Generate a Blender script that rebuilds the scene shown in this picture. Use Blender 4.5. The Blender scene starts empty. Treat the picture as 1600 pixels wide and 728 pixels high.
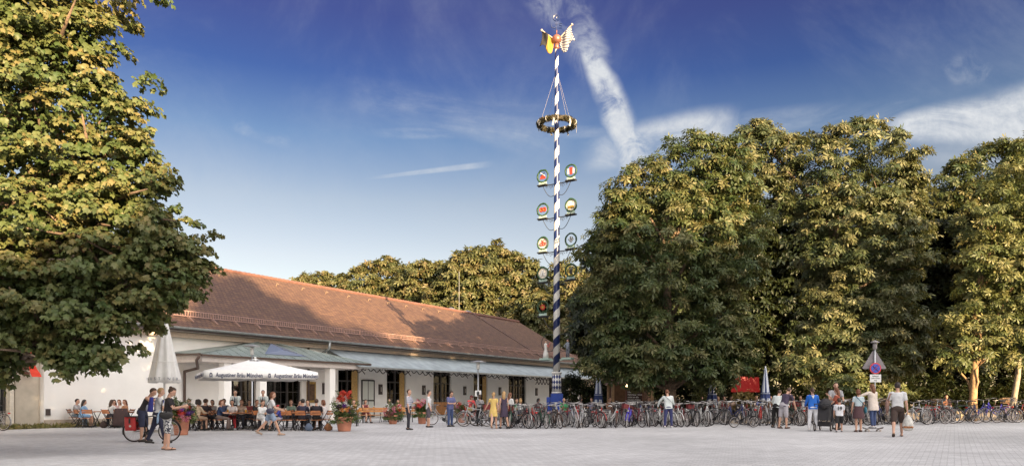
import bpy, math, random
import numpy as np
from mathutils import Vector, Matrix, Quaternion
random.seed(7); RNG = np.random.default_rng(7)
SC = bpy.context.scene
COL = SC.collection
PI = math.pi
R = math.radians
F = 1150.0; HZ = 622.0; CAMZ = 1.35       # focal length and horizon of the 1600 px wide photograph

# ------------------------------------------------------------------ helpers
def gz(x):                                  # the plaza climbs very gently to one side
    return 0.01 * max(0.0, x) if x < 60 else 0.6
def at(px, Y):                              # ground point seen in column px at depth Y
    x = (px - 800) / F * Y
    return Vector((x, Y, gz(x)))
def at3(px, py, Y):                         # point in space
    return Vector(((px - 800) / F * Y, Y, CAMZ + (HZ - py) / F * Y))
def feet(px, yf):                           # ground point from the pixel of the feet
    u = (px - 800) / F
    Y = CAMZ * F / (yf - HZ + 11.5 * max(0.0, u))
    return at(px, Y)

class MB:
    def __init__(s): s.v = []; s.f = []; s.m = []
    def add(s, vs, fs, mi=0):
        n = len(s.v); s.v += [tuple(v) for v in vs]
        s.f += [tuple(i + n for i in f) for f in fs]; s.m += [mi] * len(fs); return s
    def box(s, c, d, rot=None, mi=0):
        c = Vector(c); hx, hy, hz = d[0] / 2, d[1] / 2, d[2] / 2
        vs = [Vector((x, y, z)) for z in (-hz, hz) for x, y in ((-hx, -hy), (hx, -hy), (hx, hy), (-hx, hy))]
        if rot is not None: vs = [rot @ v for v in vs]
        return s.add([v + c for v in vs], [(3, 2, 1, 0), (4, 5, 6, 7), (0, 1, 5, 4), (1, 2, 6, 5), (2, 3, 7, 6), (3, 0, 4, 7)], mi)
    def bar(s, a, b, w, h=None, mi=0):      # square bar from a to b
        a, b = Vector(a), Vector(b); d = b - a; L = d.length
        q = d.to_track_quat('X', 'Z').to_matrix()
        return s.box((a + b) / 2, (L, w, h or w), q, mi)
    def tube(s, pts, r, seg=8, mi=0, cap=True, flat=1.0):
        pts = [Vector(p) for p in pts]; n = len(pts)
        rs = [r] * n if not hasattr(r, '__len__') else r
        rings = []; up = None
        for i, p in enumerate(pts):
            t = (pts[min(i + 1, n - 1)] - pts[max(i - 1, 0)])
            if t.length < 1e-9: t = Vector((0, 0, 1))
            t.normalize()
            if up is None:
                up = Vector((0, 0, 1)) if abs(t.z) < .9 else Vector((0, 1, 0))
            x = up.cross(t); x = x.normalized() if x.length > 1e-6 else Vector((1, 0, 0)); y = t.cross(x).normalized(); up = y
            rings.append([p + x * math.cos(2 * PI * k / seg) * rs[i] + y * math.sin(2 * PI * k / seg) * rs[i] * flat for k in range(seg)])
        return s.loft(rings, cap, mi)
    def loft(s, rings, cap=True, mi=0, closed=False):
        seg = len(rings[0]); vs = [p for r_ in rings for p in r_]; fs = []
        n = len(rings)
        for i in range(n if closed else n - 1):
            j = (i + 1) % n
            for k in range(seg):
                l = (k + 1) % seg
                fs.append((i * seg + k, i * seg + l, j * seg + l, j * seg + k))
        if cap and not closed:
            fs.append(tuple(range(seg - 1, -1, -1))); fs.append(tuple((n - 1) * seg + k for k in range(seg)))
        return s.add(vs, fs, mi)
    def ell(s, c, r, rot=None, seg=12, rings=8, mi=0, fn=None):
        c = Vector(c); rr = r if hasattr(r, '__len__') else (r, r, r)
        out = []
        for i in range(1, rings):
            a = PI * i / rings; row = []
            for k in range(seg):
                b = 2 * PI * k / seg
                v = Vector((math.sin(a) * math.cos(b), math.sin(a) * math.sin(b), -math.cos(a)))
                if fn: v = fn(v)
                v = Vector((v.x * rr[0], v.y * rr[1], v.z * rr[2]))
                row.append(c + (rot @ v if rot is not None else v))
            out.append(row)
        n = len(s.v); s.loft(out, False, mi)
        def pole(z):
            v = Vector((0, 0, z))
            if fn: v = fn(v)
            v = Vector((v.x * rr[0], v.y * rr[1], v.z * rr[2])); return c + (rot @ v if rot is not None else v)
        s.v += [tuple(pole(-1)), tuple(pole(1))]; b, t = len(s.v) - 2, len(s.v) - 1; last = n + (rings - 2) * seg
        for k in range(seg):
            l = (k + 1) % seg
            s.f.append((b, n + l, n + k)); s.f.append((t, last + k, last + l)); s.m += [mi, mi]
        return s
    def lathe(s, prof, seg=20, c=(0, 0, 0), mi=0, cap=True):
        c = Vector(c)
        return s.loft([[c + Vector((r * math.cos(2 * PI * k / seg), r * math.sin(2 * PI * k / seg), z)) for k in range(seg)] for r, z in prof], cap, mi)
    def torus(s, c, r, rt, seg=24, st=6, axis='y', mi=0, flat=1.0):
        c = Vector(c); rings = []
        for i in range(seg):
            a = 2 * PI * i / seg; row = []
            for k in range(st):
                b = 2 * PI * k / st; q = r + rt * math.cos(b); w = rt * math.sin(b) * flat
                p = (q * math.cos(a), w, q * math.sin(a)) if axis == 'y' else (q * math.cos(a), q * math.sin(a), w)
                row.append(c + Vector(p))
            rings.append(row)
        return s.loft(rings, False, mi, closed=True)
    def prism(s, poly, o, ex, ey, th, mi=0):   # outline in the plane (ex, ey) at o, thickness th along ex x ey
        o, ex, ey = Vector(o), Vector(ex), Vector(ey); nz = ex.cross(ey).normalized()
        a = [o + ex * x + ey * y + nz * th / 2 for x, y in poly]; b = [p - nz * th for p in a]; n = len(poly)
        fs = [tuple(range(n)), tuple(range(2 * n - 1, n - 1, -1))] + [(i, i + n, (i + 1) % n + n, (i + 1) % n) for i in range(n)]
        return s.add(a + b, fs, mi)
    def mesh(s, name, mats, smooth=False):
        me = bpy.data.meshes.new(name); me.from_pydata(s.v, [], s.f)
        mats = mats if isinstance(mats, (list, tuple)) else [mats]
        for m in mats: me.materials.append(m)
        if len(mats) > 1: me.polygons.foreach_set('material_index', s.m)
        if smooth: me.polygons.foreach_set('use_smooth', [True] * len(s.f))
        me.validate(); me.update(); return me
    def build(s, name, mats, parent=None, smooth=False):
        return link(name, s.mesh(name, mats, smooth), parent)

def link(name, data, parent=None, loc=None, rz=None):
    o = bpy.data.objects.new(name, data); COL.objects.link(o)
    if parent is not None: o.parent = parent
    if loc is not None: o.location = loc
    if rz is not None: o.rotation_euler = (0, 0, rz)
    return o
def tag(o, label=None, cat=None, group=None, kind=None):
    if label: o['label'] = label
    if cat: o['category'] = cat
    if group: o['group'] = group
    if kind: o['kind'] = kind
    return o
def thing(name, label, cat, loc=(0, 0, 0), rz=0.0, group=None):
    o = bpy.data.objects.new(name, None); COL.objects.link(o); o.empty_display_size = .2
    o.location = loc; o.rotation_euler = (0, 0, rz)
    return tag(o, label, cat, group)
KIDS = {}
def copy_tree(o, parent=None):
    c = o.copy(); COL.objects.link(c)
    if parent is not None: c.parent = parent
    for ch in o.children: copy_tree(ch, c)
    return c

# ------------------------------------------------------------------ materials
MC = {}
def mat(name, col=(.5, .5, .5), rough=.6, metal=0., var=0., scale=8., bump=0., bscale=None, spec=.5, obj_rand=0., trans=0.):
    if name in MC: return MC[name]
    m = bpy.data.materials.new(name); m.use_nodes = True; nt = m.node_tree; N = nt.nodes; L = nt.links
    b = N['Principled BSDF']; b.inputs['Roughness'].default_value = rough; b.inputs['Metallic'].default_value = metal
    b.inputs['Specular IOR Level'].default_value = spec
    b.inputs['Base Color'].default_value = (*col, 1)
    if var or bump:
        tc = N.new('ShaderNodeTexCoord'); no = N.new('ShaderNodeTexNoise'); no.inputs['Scale'].default_value = scale; no.inputs['Detail'].default_value = 5
        L.new(tc.outputs['Object'], no.inputs['Vector'])
        if var:
            mx = N.new('ShaderNodeMix'); mx.data_type = 'RGBA'
            mx.inputs[6].default_value = (*[c * (1 - var) for c in col], 1); mx.inputs[7].default_value = (*[min(1, c * (1 + var)) for c in col], 1)
            cr = N.new('ShaderNodeMapRange'); cr.inputs[1].default_value = .3; cr.inputs[2].default_value = .7
            L.new(no.outputs[0], cr.inputs[0]); L.new(cr.outputs[0], mx.inputs[0]); L.new(mx.outputs[2], b.inputs['Base Color'])
        if bump:
            n2 = no
            if bscale:
                n2 = N.new('ShaderNodeTexNoise'); n2.inputs['Scale'].default_value = bscale; n2.inputs['Detail'].default_value = 3
                L.new(tc.outputs['Object'], n2.inputs['Vector'])
            bp = N.new('ShaderNodeBump'); bp.inputs['Strength'].default_value = bump; bp.inputs['Distance'].default_value = .02
            L.new(n2.outputs[0], bp.inputs['Height']); L.new(bp.outputs[0], b.inputs['Normal'])
    MC[name] = m; return m
def bare(name):
    m = bpy.data.materials.new(name); m.use_nodes = True; MC[name] = m
    return m, m.node_tree.nodes, m.node_tree.links, m.node_tree.nodes['Principled BSDF']
def math_n(N, L, op, a, b=None, c=None):
    n = N.new('ShaderNodeMath'); n.operation = op
    for i, v in enumerate((a, b, c)):
        if v is None: continue
        if isinstance(v, (int, float)): n.inputs[i].default_value = v
        else: L.new(v, n.inputs[i])
    return n.outputs[0]
def mixc(N, L, f, a, b, mode='MIX'):
    n = N.new('ShaderNodeMix'); n.data_type = 'RGBA'; n.blend_type = mode
    for i, v in ((0, f), (6, a), (7, b)):
        if isinstance(v, (int, float)): n.inputs[i].default_value = v
        elif isinstance(v, tuple): n.inputs[i].default_value = (*v, 1) if len(v) == 3 else v
        else: L.new(v, n.inputs[i])
    return n.outputs[2]
def noise(N, L, vec, scale, detail=4, rough=.5, dist=0.):
    n = N.new('ShaderNodeTexNoise'); n.inputs['Scale'].default_value = scale; n.inputs['Detail'].default_value = detail
    n.inputs['Roughness'].default_value = rough; n.inputs['Distortion'].default_value = dist
    if vec is not None: L.new(vec, n.inputs['Vector'])
    return n.outputs[0]
def mrange(N, L, v, a, b, c=0., d=1., smooth=False):
    n = N.new('ShaderNodeMapRange')
    if smooth: n.interpolation_type = 'SMOOTHSTEP'
    L.new(v, n.inputs[0])
    for i, x in enumerate((a, b, c, d)): n.inputs[i + 1].default_value = x
    return n.outputs[0]
def coord(N, kind='Object'): return N.new('ShaderNodeTexCoord').outputs[kind]
def sep(N, L, v):
    n = N.new('ShaderNodeSeparateXYZ'); L.new(v, n.inputs[0]); return n.outputs
def bumped(N, L, b, h, strength, dist):
    n = N.new('ShaderNodeBump'); n.inputs['Strength'].default_value = strength; n.inputs['Distance'].default_value = dist
    L.new(h, n.inputs['Height']); L.new(n.outputs[0], b.inputs['Normal'])

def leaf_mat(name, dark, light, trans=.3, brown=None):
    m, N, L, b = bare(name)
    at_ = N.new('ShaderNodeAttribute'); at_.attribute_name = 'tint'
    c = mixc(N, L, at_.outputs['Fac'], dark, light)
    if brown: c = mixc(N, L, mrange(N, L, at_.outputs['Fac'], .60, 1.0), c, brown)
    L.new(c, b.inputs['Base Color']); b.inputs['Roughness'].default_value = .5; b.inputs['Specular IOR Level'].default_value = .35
    t = N.new('ShaderNodeBsdfTranslucent'); tc = mixc(N, L, .6, c, (.17, .165, .035)); L.new(tc, t.inputs['Color'])
    mx = N.new('ShaderNodeMixShader'); mx.inputs[0].default_value = trans
    L.new(b.outputs[0], mx.inputs[1]); L.new(t.outputs[0], mx.inputs[2]); L.new(mx.outputs[0], N['Material Output'].inputs['Surface'])
    return m
# ------------------------------------------------------------------ camera, sun, sky
cam_d = bpy.data.cameras.new('camera'); cam = bpy.data.objects.new('camera', cam_d); COL.objects.link(cam)
cam.location = (0, 0, CAMZ); cam.rotation_euler = (PI / 2, 0, 0)
cam_d.sensor_width = 36; cam_d.lens = 36 * F / 1600; cam_d.shift_y = (HZ - 364) / 1600; cam_d.clip_start = .1; cam_d.clip_end = 3000
SC.camera = cam
SUN_AZ, SUN_EL = 30.0, 11.0                # the sun stands behind the camera, this far round to its right
sd = Vector((math.sin(R(SUN_AZ)) * math.cos(R(SUN_EL)), -math.cos(R(SUN_AZ)) * math.cos(R(SUN_EL)), math.sin(R(SUN_EL))))
sun_d = bpy.data.lights.new('sun', 'SUN'); sun = bpy.data.objects.new('sun', sun_d); COL.objects.link(sun)
sun_d.energy = 5.0; sun_d.angle = R(.6); sun_d.color = (1, .71, .40)
sun.location = sd * 60; sun.rotation_euler = sd.to_track_quat('Z', 'Y').to_euler()

w = bpy.data.worlds.new('World'); SC.world = w; w.use_nodes = True
N = w.node_tree.nodes; L = w.node_tree.links
sky = N.new('ShaderNodeTexSky'); sky.sky_type = 'NISHITA'; sky.sun_disc = False
sky.sun_elevation = R(SUN_EL); sky.sun_rotation = R(180 - SUN_AZ); sky.altitude = 500; sky.air_density = 1.0; sky.dust_density = .8; sky.ozone_density = 2.0
g = N.new('ShaderNodeTexCoord').outputs['Generated']
s_ = sep(N, L, g)
# colour of the clear evening sky by height above the horizon
el = math_n(N, L, 'ARCSINE', s_[2])        # radians
ramp = N.new('ShaderNodeValToRGB'); L.new(mrange(N, L, el, 0, R(60)), ramp.inputs[0])
cr = ramp.color_ramp
stops = [(0, (.80, .60, .50)), (.10, (.80, .58, .47)), (.176, (.78, .53, .43)), (.245, (.645, .459, .385)), (.319, (.34, .325, .36)), (.388, (.158, .178, .305)), (.453, (.172, .140, .268)), (.56, (.19, .14, .26)), (1, (.3, .3, .45))]
cr.elements[0].position, cr.elements[0].color = stops[0][0], (*stops[0][1], 1)
cr.elements[1].position, cr.elements[1].color = stops[-1][0], (*stops[-1][1], 1)
for p, c in stops[1:-1]:
    e = cr.elements.new(p); e.color = (*c, 1)
SKYMUL = mixc(N, L, 1.0, sky.outputs[0], ramp.outputs[0], 'MULTIPLY')
# high thin clouds, laid out on the sky by bearing (u) and slope (v)
u = math_n(N, L, 'DIVIDE', s_[0], math_n(N, L, 'MAXIMUM', s_[1], .05))
v = math_n(N, L, 'DIVIDE', s_[2], math_n(N, L, 'MAXIMUM', s_[1], .05))
cmb = N.new('ShaderNodeCombineXYZ'); L.new(u, cmb.inputs[0]); L.new(v, cmb.inputs[1]); uv = cmb.outputs[0]
def streak(ax, ay, bx, by, wa, wb, sc, dens, lo=.42, hi=.62, dist=1.2, aniso=1.0):
    """a band of cloud from a to b (bearing, slope), wa and wb wide, broken up by noise"""
    du, dv = bx - ax, by - ay; Ln = math.hypot(du, dv); du, dv = du / Ln, dv / Ln
    pu = math_n(N, L, 'SUBTRACT', u, ax); pv = math_n(N, L, 'SUBTRACT', v, ay)
    t = math_n(N, L, 'ADD', math_n(N, L, 'MULTIPLY', pu, du), math_n(N, L, 'MULTIPLY', pv, dv))
    n = math_n(N, L, 'SUBTRACT', math_n(N, L, 'MULTIPLY', pv, du), math_n(N, L, 'MULTIPLY', pu, dv))
    c2 = N.new('ShaderNodeCombineXYZ'); L.new(math_n(N, L, 'MULTIPLY', t, aniso), c2.inputs[0]); L.new(n, c2.inputs[1])
    c2.inputs[2].default_value = ax * 7 + by * 3
    wob = noise(N, L, c2.outputs[0], sc * .3, 3)
    n2 = math_n(N, L, 'ADD', n, math_n(N, L, 'MULTIPLY', math_n(N, L, 'SUBTRACT', wob, .5), (wa + wb) * .7))
    tn = mrange(N, L, t, 0, Ln)
    wd = mrange(N, L, t, 0, Ln, wa, wb)
    across = math_n(N, L, 'DIVIDE', math_n(N, L, 'ABSOLUTE', n2), wd)
    fa = mrange(N, L, across, .35, 1.0, 1, 0, True)
    ends = math_n(N, L, 'MULTIPLY', mrange(N, L, t, -.10 * Ln, .15 * Ln, 0, 1, True), mrange(N, L, t, .85 * Ln, 1.12 * Ln, 1, 0, True))
    nz = mrange(N, L, noise(N, L, c2.outputs[0], sc, 7, .62, dist), lo, hi, 0, 1, True)
    return math_n(N, L, 'MULTIPLY', math_n(N, L, 'MULTIPLY', math_n(N, L, 'MULTIPLY', fa, ends), nz), dens)
def P(px, py): return ((px - 800) / F, (HZ - py) / F)
def st(a, b, *r, **k): return streak(*P(*a), *P(*b), *r, **k)
cl = [st((905, 60), (1008, 268), .019, .035, 30, .97, .24, .60, .45),
      st((850, -40), (930, 115), .05, .03, 24, .6, .34, .74, .6),
      st((1385, 205), (1640, 170), .020, .07, 14, 1.0, .16, .60, 1.2, aniso=.5),
      st((1480, 120), (1545, 95), .03, .035, 20, .25, .35, .8, 1.5),
      st((560, 150), (870, 215), .035, .05, 9, .42, .33, .75, 1.0, aniso=.35),
      st((600, 208), (960, 205), .010, .014, 14, .40, .30, .7, .8, aniso=.3),
      st((582, 278), (756, 258), .003, .006, 18, .55, .2, .7, .5, aniso=.3),
      st((920, 245), (1150, 212), .035, .045, 12, .85, .28, .66, 1.0, aniso=.6),
      st((1130, 200), (1420, 175), .022, .03, 12, .35, .33, .75, 1.0, aniso=.3),
      st((365, 190), (450, 225), .012, .012, 18, .22, .4, .8, 1.0),
      st((1440, 235), (1660, 225), .025, .03, 10, .35, .3, .7, .8, aniso=.3)]
tot = cl[0]
for c in cl[1:]:
    tot = math_n(N, L, 'MAXIMUM', tot, c)
veil = math_n(N, L, 'MULTIPLY', mrange(N, L, noise(N, L, uv, 3.2, 8, .62, .6), .40, .75, 0, 1, True), .16)
fine = math_n(N, L, 'MULTIPLY', mrange(N, L, noise(N, L, uv, 60, 6, .7), .3, .7, .72, 1.12), 1.0)
tot = math_n(N, L, 'MINIMUM', math_n(N, L, 'MULTIPLY', math_n(N, L, 'ADD', tot, veil), fine), 1.0)
front = mrange(N, L, s_[1], .05, .3)
tot = math_n(N, L, 'MULTIPLY', tot, front)
bg = N['Background']; bg.inputs['Strength'].default_value = .08
SKYK = 1.0
skc = mixc(N, L, tot, SKYMUL, (2.0, 2.07, 2.16))
# broad haze glow added to unseen sky behind the camera, brightening the shaded plaza
lob = Vector((math.sin(R(SUN_AZ)) * math.cos(R(40)), -math.cos(R(SUN_AZ)) * math.cos(R(40)), math.sin(R(40))))
dt = N.new('ShaderNodeVectorMath'); dt.operation = 'DOT_PRODUCT'; L.new(g, dt.inputs[0]); dt.inputs[1].default_value = lob
lf = math_n(N, L, 'MULTIPLY', math_n(N, L, 'MAXIMUM', math_n(N, L, 'SUBTRACT', dt.outputs['Value'], .15), 0.0), 1.27)
lc = N.new('ShaderNodeVectorMath'); lc.operation = 'SCALE'; lc.inputs[0].default_value = (8.0, 7.5, 6.8); L.new(lf, lc.inputs['Scale'])
skc = mixc(N, L, 1.0, skc, lc.outputs[0], 'ADD')
L.new(skc, bg.inputs['Color'])

vs = SC.view_settings; SC.display_settings.display_device = 'sRGB'
vs.view_transform = 'Standard'; vs.look = 'None'; vs.exposure = 2.2; vs.gamma = 1; vs.use_curve_mapping = False
cy = SC.cycles; cy.use_denoising = True; cy.max_bounces = 6; cy.diffuse_bounces = 3; cy.glossy_bounces = 3; cy.transmission_bounces = 4; cy.transparent_max_bounces = 6
try: cy.denoiser = 'OPENIMAGEDENOISE'; cy.denoising_input_passes = 'RGB_ALBEDO_NORMAL'
except Exception: pass
cy.sample_clamp_indirect = 6
# ------------------------------------------------------------------ ground
def paving_mat():
    m, N, L, b = bare('granite setts')
    o = coord(N)
    mp = N.new('ShaderNodeMapping'); mp.inputs['Rotation'].default_value = (0, 0, R(31)); L.new(o, mp.inputs[0])
    br = N.new('ShaderNodeTexBrick'); L.new(mp.outputs[0], br.inputs[0])
    br.inputs['Scale'].default_value = 1; br.inputs['Brick Width'].default_value = .24; br.inputs['Row Height'].default_value = .16
    br.inputs['Mortar Size'].default_value = .009; br.inputs['Mortar Smooth'].default_value = .3; br.offset = .5
    br.inputs['Color1'].default_value = (.58, .57, .565, 1); br.inputs['Color2'].default_value = (.48, .47, .465, 1); br.inputs['Mortar'].default_value = (.33, .32, .315, 1)
    big = mrange(N, L, noise(N, L, o, .16, 5, .6), .3, .7, .74, 1.12)
    mid = mrange(N, L, noise(N, L, o, 1.6, 5, .6), .3, .7, .93, 1.05)
    fine = mrange(N, L, noise(N, L, o, 38, 3), .25, .75, .82, 1.14)
    k = math_n(N, L, 'MULTIPLY', math_n(N, L, 'MULTIPLY', big, mid), fine)
    cc = N.new('ShaderNodeCombineXYZ'); [L.new(k, cc.inputs[i]) for i in range(3)]
    c = mixc(N, L, 1.0, br.outputs[0], cc.outputs[0], 'MULTIPLY')
    # chewing gum, drips and pale worn patches
    sp = mrange(N, L, noise(N, L, o, 6, 2), .68, .74, 0, .35, True)
    c = mixc(N, L, sp, c, (.26, .25, .25))
    mp2 = N.new('ShaderNodeMapping'); mp2.inputs['Scale'].default_value = (.5, 2.2, 1); mp2.inputs['Rotation'].default_value = (0, 0, R(12)); L.new(o, mp2.inputs[0])
    st2 = mrange(N, L, noise(N, L, mp2.outputs[0], .5, 7, .7), .56, .72, 0, .45, True)
    c = mixc(N, L, st2, c, (.30, .285, .28))
    sp2 = mrange(N, L, noise(N, L, o, .55, 6, .7), .63, .72, 0, .35, True)
    c = mixc(N, L, sp2, c, (.66, .65, .64))
    L.new(c, b.inputs['Base Color']); b.inputs['Roughness'].default_value = .75
    h = math_n(N, L, 'ADD', math_n(N, L, 'MULTIPLY', br.outputs['Fac'], -1.0), math_n(N, L, 'MULTIPLY', noise(N, L, o, 24, 3), .5))
    bumped(N, L, b, h, .5, .012)
    return m
PAV = paving_mat()
mb = MB()
xs = [-700, -200, -60, -30, 0, 60, 200, 700]; ys = [-500, -60, 0, 30, 60, 120, 400, 900]
vs_ = [(x, y, gz(x)) for y in ys for x in xs]
fs_ = [(j * 8 + i, j * 8 + i + 1, (j + 1) * 8 + i + 1, (j + 1) * 8 + i) for j in range(7) for i in range(7)]
mb.add(vs_, fs_)
tag(mb.build('plaza_paving', PAV), kind='structure')
# bare earth under the chestnuts, a low kerb along it
EARTH = mat('sandy earth', (.36, .27, .17), .9, var=.35, scale=3, bump=.5, bscale=30)
mb = MB()
ex = [x * 1.5 for x in range(0, 56)]
def verge_y(x): return 36.2 + 0.04 * x + .35 * math.sin(x * .35)
vv = []; 
for x in [11 + .8 * i for i in range(90)]:
    vv += [(x, verge_y(x), gz(x) + .006), (x, 120, gz(x) + .006)]
mb.add(vv, [(2 * i, 2 * i + 2, 2 * i + 3, 2 * i + 1) for i in range(89)])
tag(mb.build('earth_verge', EARTH), kind='structure')

# ------------------------------------------------------------------ the beer hall
P0 = Vector((-21.5, 33.8, 0)); BRZ = math.atan2(.8545, .5195)
BD = Vector((.5195, .8545, 0)); BN = Vector((.8545, -.5195, 0))
def bw(t, y, z): return P0 + BD * t - BN * y + Vector((0, 0, z))
hall = thing('beer_hall', 'long white beer hall with a brown tiled roof, entrance porch and metal canopy', 'building', P0, BRZ)

def plaster(name, col):
    m, N, L, b = bare(name); o = coord(N); z = sep(N, L, o)[2]
    n1 = mrange(N, L, noise(N, L, o, .7, 6, .6), .3, .7, .93, 1.04)
    c0 = N.new('ShaderNodeCombineXYZ'); [L.new(n1, c0.inputs[i]) for i in range(3)]
    c = mixc(N, L, 1., col, c0.outputs[0], 'MULTIPLY')
    dirt = math_n(N, L, 'MULTIPLY', mrange(N, L, z, 0, .7, .75, 0, True), mrange(N, L, noise(N, L, o, 1.8, 6, .65), .35, .65))
    c = mixc(N, L, dirt, c, (.45, .36, .27))
    L.new(c, b.inputs['Base Color']); b.inputs['Roughness'].default_value = .85
    bumped(N, L, b, noise(N, L, o, 30, 4), .25, .01); return m
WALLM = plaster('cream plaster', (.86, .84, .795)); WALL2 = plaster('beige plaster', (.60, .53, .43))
def roof_mat():
    m, N, L, b = bare('plain roof tiles'); o = coord(N)
    s = sep(N, L, o)
    # rows run along x; distance up the slope from y
    cmb = N.new('ShaderNodeCombineXYZ'); L.new(s[0], cmb.inputs[0]); L.new(math_n(N, L, 'MULTIPLY', s[1], 1.17), cmb.inputs[1])
    br = N.new('ShaderNodeTexBrick'); L.new(cmb.outputs[0], br.inputs[0]); br.offset = .5
    br.inputs['Scale'].default_value = 1; br.inputs['Brick Width'].default_value = .30; br.inputs['Row Height'].default_value = .34
    br.inputs['Mortar Size'].default_value = .028; br.inputs['Mortar Smooth'].default_value = .6
    br.inputs['Color1'].default_value = (.138, .076, .044, 1); br.inputs['Color2'].default_value = (.086, .045, .031, 1); br.inputs['Mortar'].default_value = (.055, .028, .026, 1)
    k = mrange(N, L, noise(N, L, o, 1.1, 6, .65), .3, .7, .84, 1.12)
    cc = N.new('ShaderNodeCombineXYZ'); [L.new(k, cc.inputs[i]) for i in range(3)]
    c = mixc(N, L, 1., br.outputs[0], cc.outputs[0], 'MULTIPLY')
    moss = mrange(N, L, noise(N, L, o, .9, 6, .7), .62, .75, 0, .4, True)
    c = mixc(N, L, moss, c, (.06, .042, .034))
    L.new(c, b.inputs['Base Color']); b.inputs['Roughness'].default_value = .75
    up = math_n(N, L, 'FRACT', math_n(N, L, 'DIVIDE', math_n(N, L, 'MULTIPLY', s[1], 1.17), .34))
    h = math_n(N, L, 'SUBTRACT', math_n(N, L, 'MULTIPLY', up, -1.), br.outputs['Fac'])
    bumped(N, L, b, h, .8, .04); return m
ROOFM = roof_mat()
DARKM = mat('dark brown steel', (.06, .045, .04), .5)
DOORM = mat('dark door frames', (.035, .03, .028), .45)
GLASS = mat('dark window glass', (.02, .024, .026), .06, spec=.8)
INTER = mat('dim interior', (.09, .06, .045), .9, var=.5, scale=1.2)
ZINC = mat('weathered zinc', (.36, .37, .36), .45, .6, var=.2, scale=3)
COPPER = mat('painted downpipe', (.10, .065, .05), .5, .2)
WOOD = mat('orange varnished wood', (.50, .22, .07), .5, var=.3, scale=6)
PALEW = mat('soffit boards', (.55, .48, .42), .8, var=.1, scale=4)

# front wall with its openings (t0, t1, top)
OPEN = [(9.9, 12.1, 3.05), (12.45, 15.5, 3.05), (18.75, 20.8, 3.4), (23.7, 25.9, 3.75), (29.3, 31.7, 3.75), (35.0, 37.2, 3.75), (40.8, 44.0, 3.7), (48.7, 52.6, 3.6)]
mb = MB(); th = .42; t = 0.0
H = 4.98
for a, b_, top in OPEN:
    mb.box(((t + a) / 2, th / 2, H / 2), (a - t, th, H)); mb.box(((a + b_) / 2, th / 2, (top + H) / 2), (b_ - a, th, H - top)); t = b_
mb.box(((t + 56) / 2, th / 2, H / 2), (56 - t, th, H))
mb.box((21, 16.2, H / 2), (70, .4, H)); mb.box((55.8, 8.2, H / 2), (.4, 15.6, H))
# gable above the end wall
mb.prism([(.4, 4.98), (15.6, 4.98), (8, 9.9)], (55.8, 0, 0), (0, 1, 0), (0, 0, 1), .4)
wl = mb.build('wall', WALLM, hall)
mb = MB(); mb.box((28, -.02, .14), (56, .04, .28), mi=0)
mb2 = MB(); mb2.box((4.9, -.03, .18), (9.8, .06, .36)); mb2.build('plinth', mat('stained plinth', (.46, .38, .30), .9, var=.3, scale=2.5), hall)
# the beige, set-back end with a door panel and a shop window
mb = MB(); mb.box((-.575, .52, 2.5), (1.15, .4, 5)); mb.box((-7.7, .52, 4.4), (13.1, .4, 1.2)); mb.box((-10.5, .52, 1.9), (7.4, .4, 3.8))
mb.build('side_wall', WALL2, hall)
mb = MB(); mb.box((-1.25, .36, 1.9), (.16, .36, 3.8)); mb.build('door_post', mat('pale door post', (.62, .56, .46), .7, var=.15), hall)
mb = MB(); mb.box((-.6, .30, 1.72), (.96, .05, 3.4)); dp = mb.build('door_panel', mat('stained beige door', (.50, .44, .35), .75, var=.18, scale=1.6), hall)
mb = MB(); mb.box((-.6, .265, 2.72), (.62, .03, .15)); mb.box((-.6, .265, 2.48), (.24, .03, .14)); mb.build('sign_plate', mat('rusty sign plate', (.16, .07, .045), .7, var=.3, scale=30), dp)
mb = MB(); mb.box((-4.1, .62, 1.85), (5.4, .03, 3.5)); sw = mb.build('shop_window', GLASS, hall)
mb = MB()
for x in (-1.42, -1.75, -2.6, -4.2, -6.7): mb.box((x, .56, 1.85), (.09, .1, 3.5))
mb.box((-4.1, .56, 3.62), (5.3, .1, .1)); mb.box((-4.1, .56, .1), (5.3, .1, .2)); mb.build('frame', DOORM, sw)
# interior seen through the openings: floor, back wall, lit shelves
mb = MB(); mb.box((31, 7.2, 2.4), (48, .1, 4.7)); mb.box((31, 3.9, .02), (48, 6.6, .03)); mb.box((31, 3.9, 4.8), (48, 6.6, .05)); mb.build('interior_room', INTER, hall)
LAMPM = bpy.data.materials.new('lit lamp'); LAMPM.use_nodes = True
_b = LAMPM.node_tree.nodes['Principled BSDF']; _b.inputs['Base Color'].default_value = (1, .8, .5, 1); _b.inputs['Emission Color'].default_value = (1, .72, .38, 1); _b.inputs['Emission Strength'].default_value = 5
mb0 = MB(); mb0.ell((0, 0, 0), (.16, .16, .1)); lampme = mb0.mesh('ceiling_lamp', LAMPM, True)
for t, y, z in [(19.2, 2.2, 3.0), (20.1, 3.4, 3.0), (19.7, 5.0, 3.1), (24.3, 2.4, 3.2), (25.2, 4.2, 3.2), (30.0, 2.2, 3.15), (30.9, 3.0, 3.15), (31.6, 4.6, 3.2), (36, 3, 3.2), (42.5, 3.2, 3.2), (50.5, 3, 3.1)]:
    link('ceiling_lamp', lampme, hall, (t, y, z))
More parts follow.
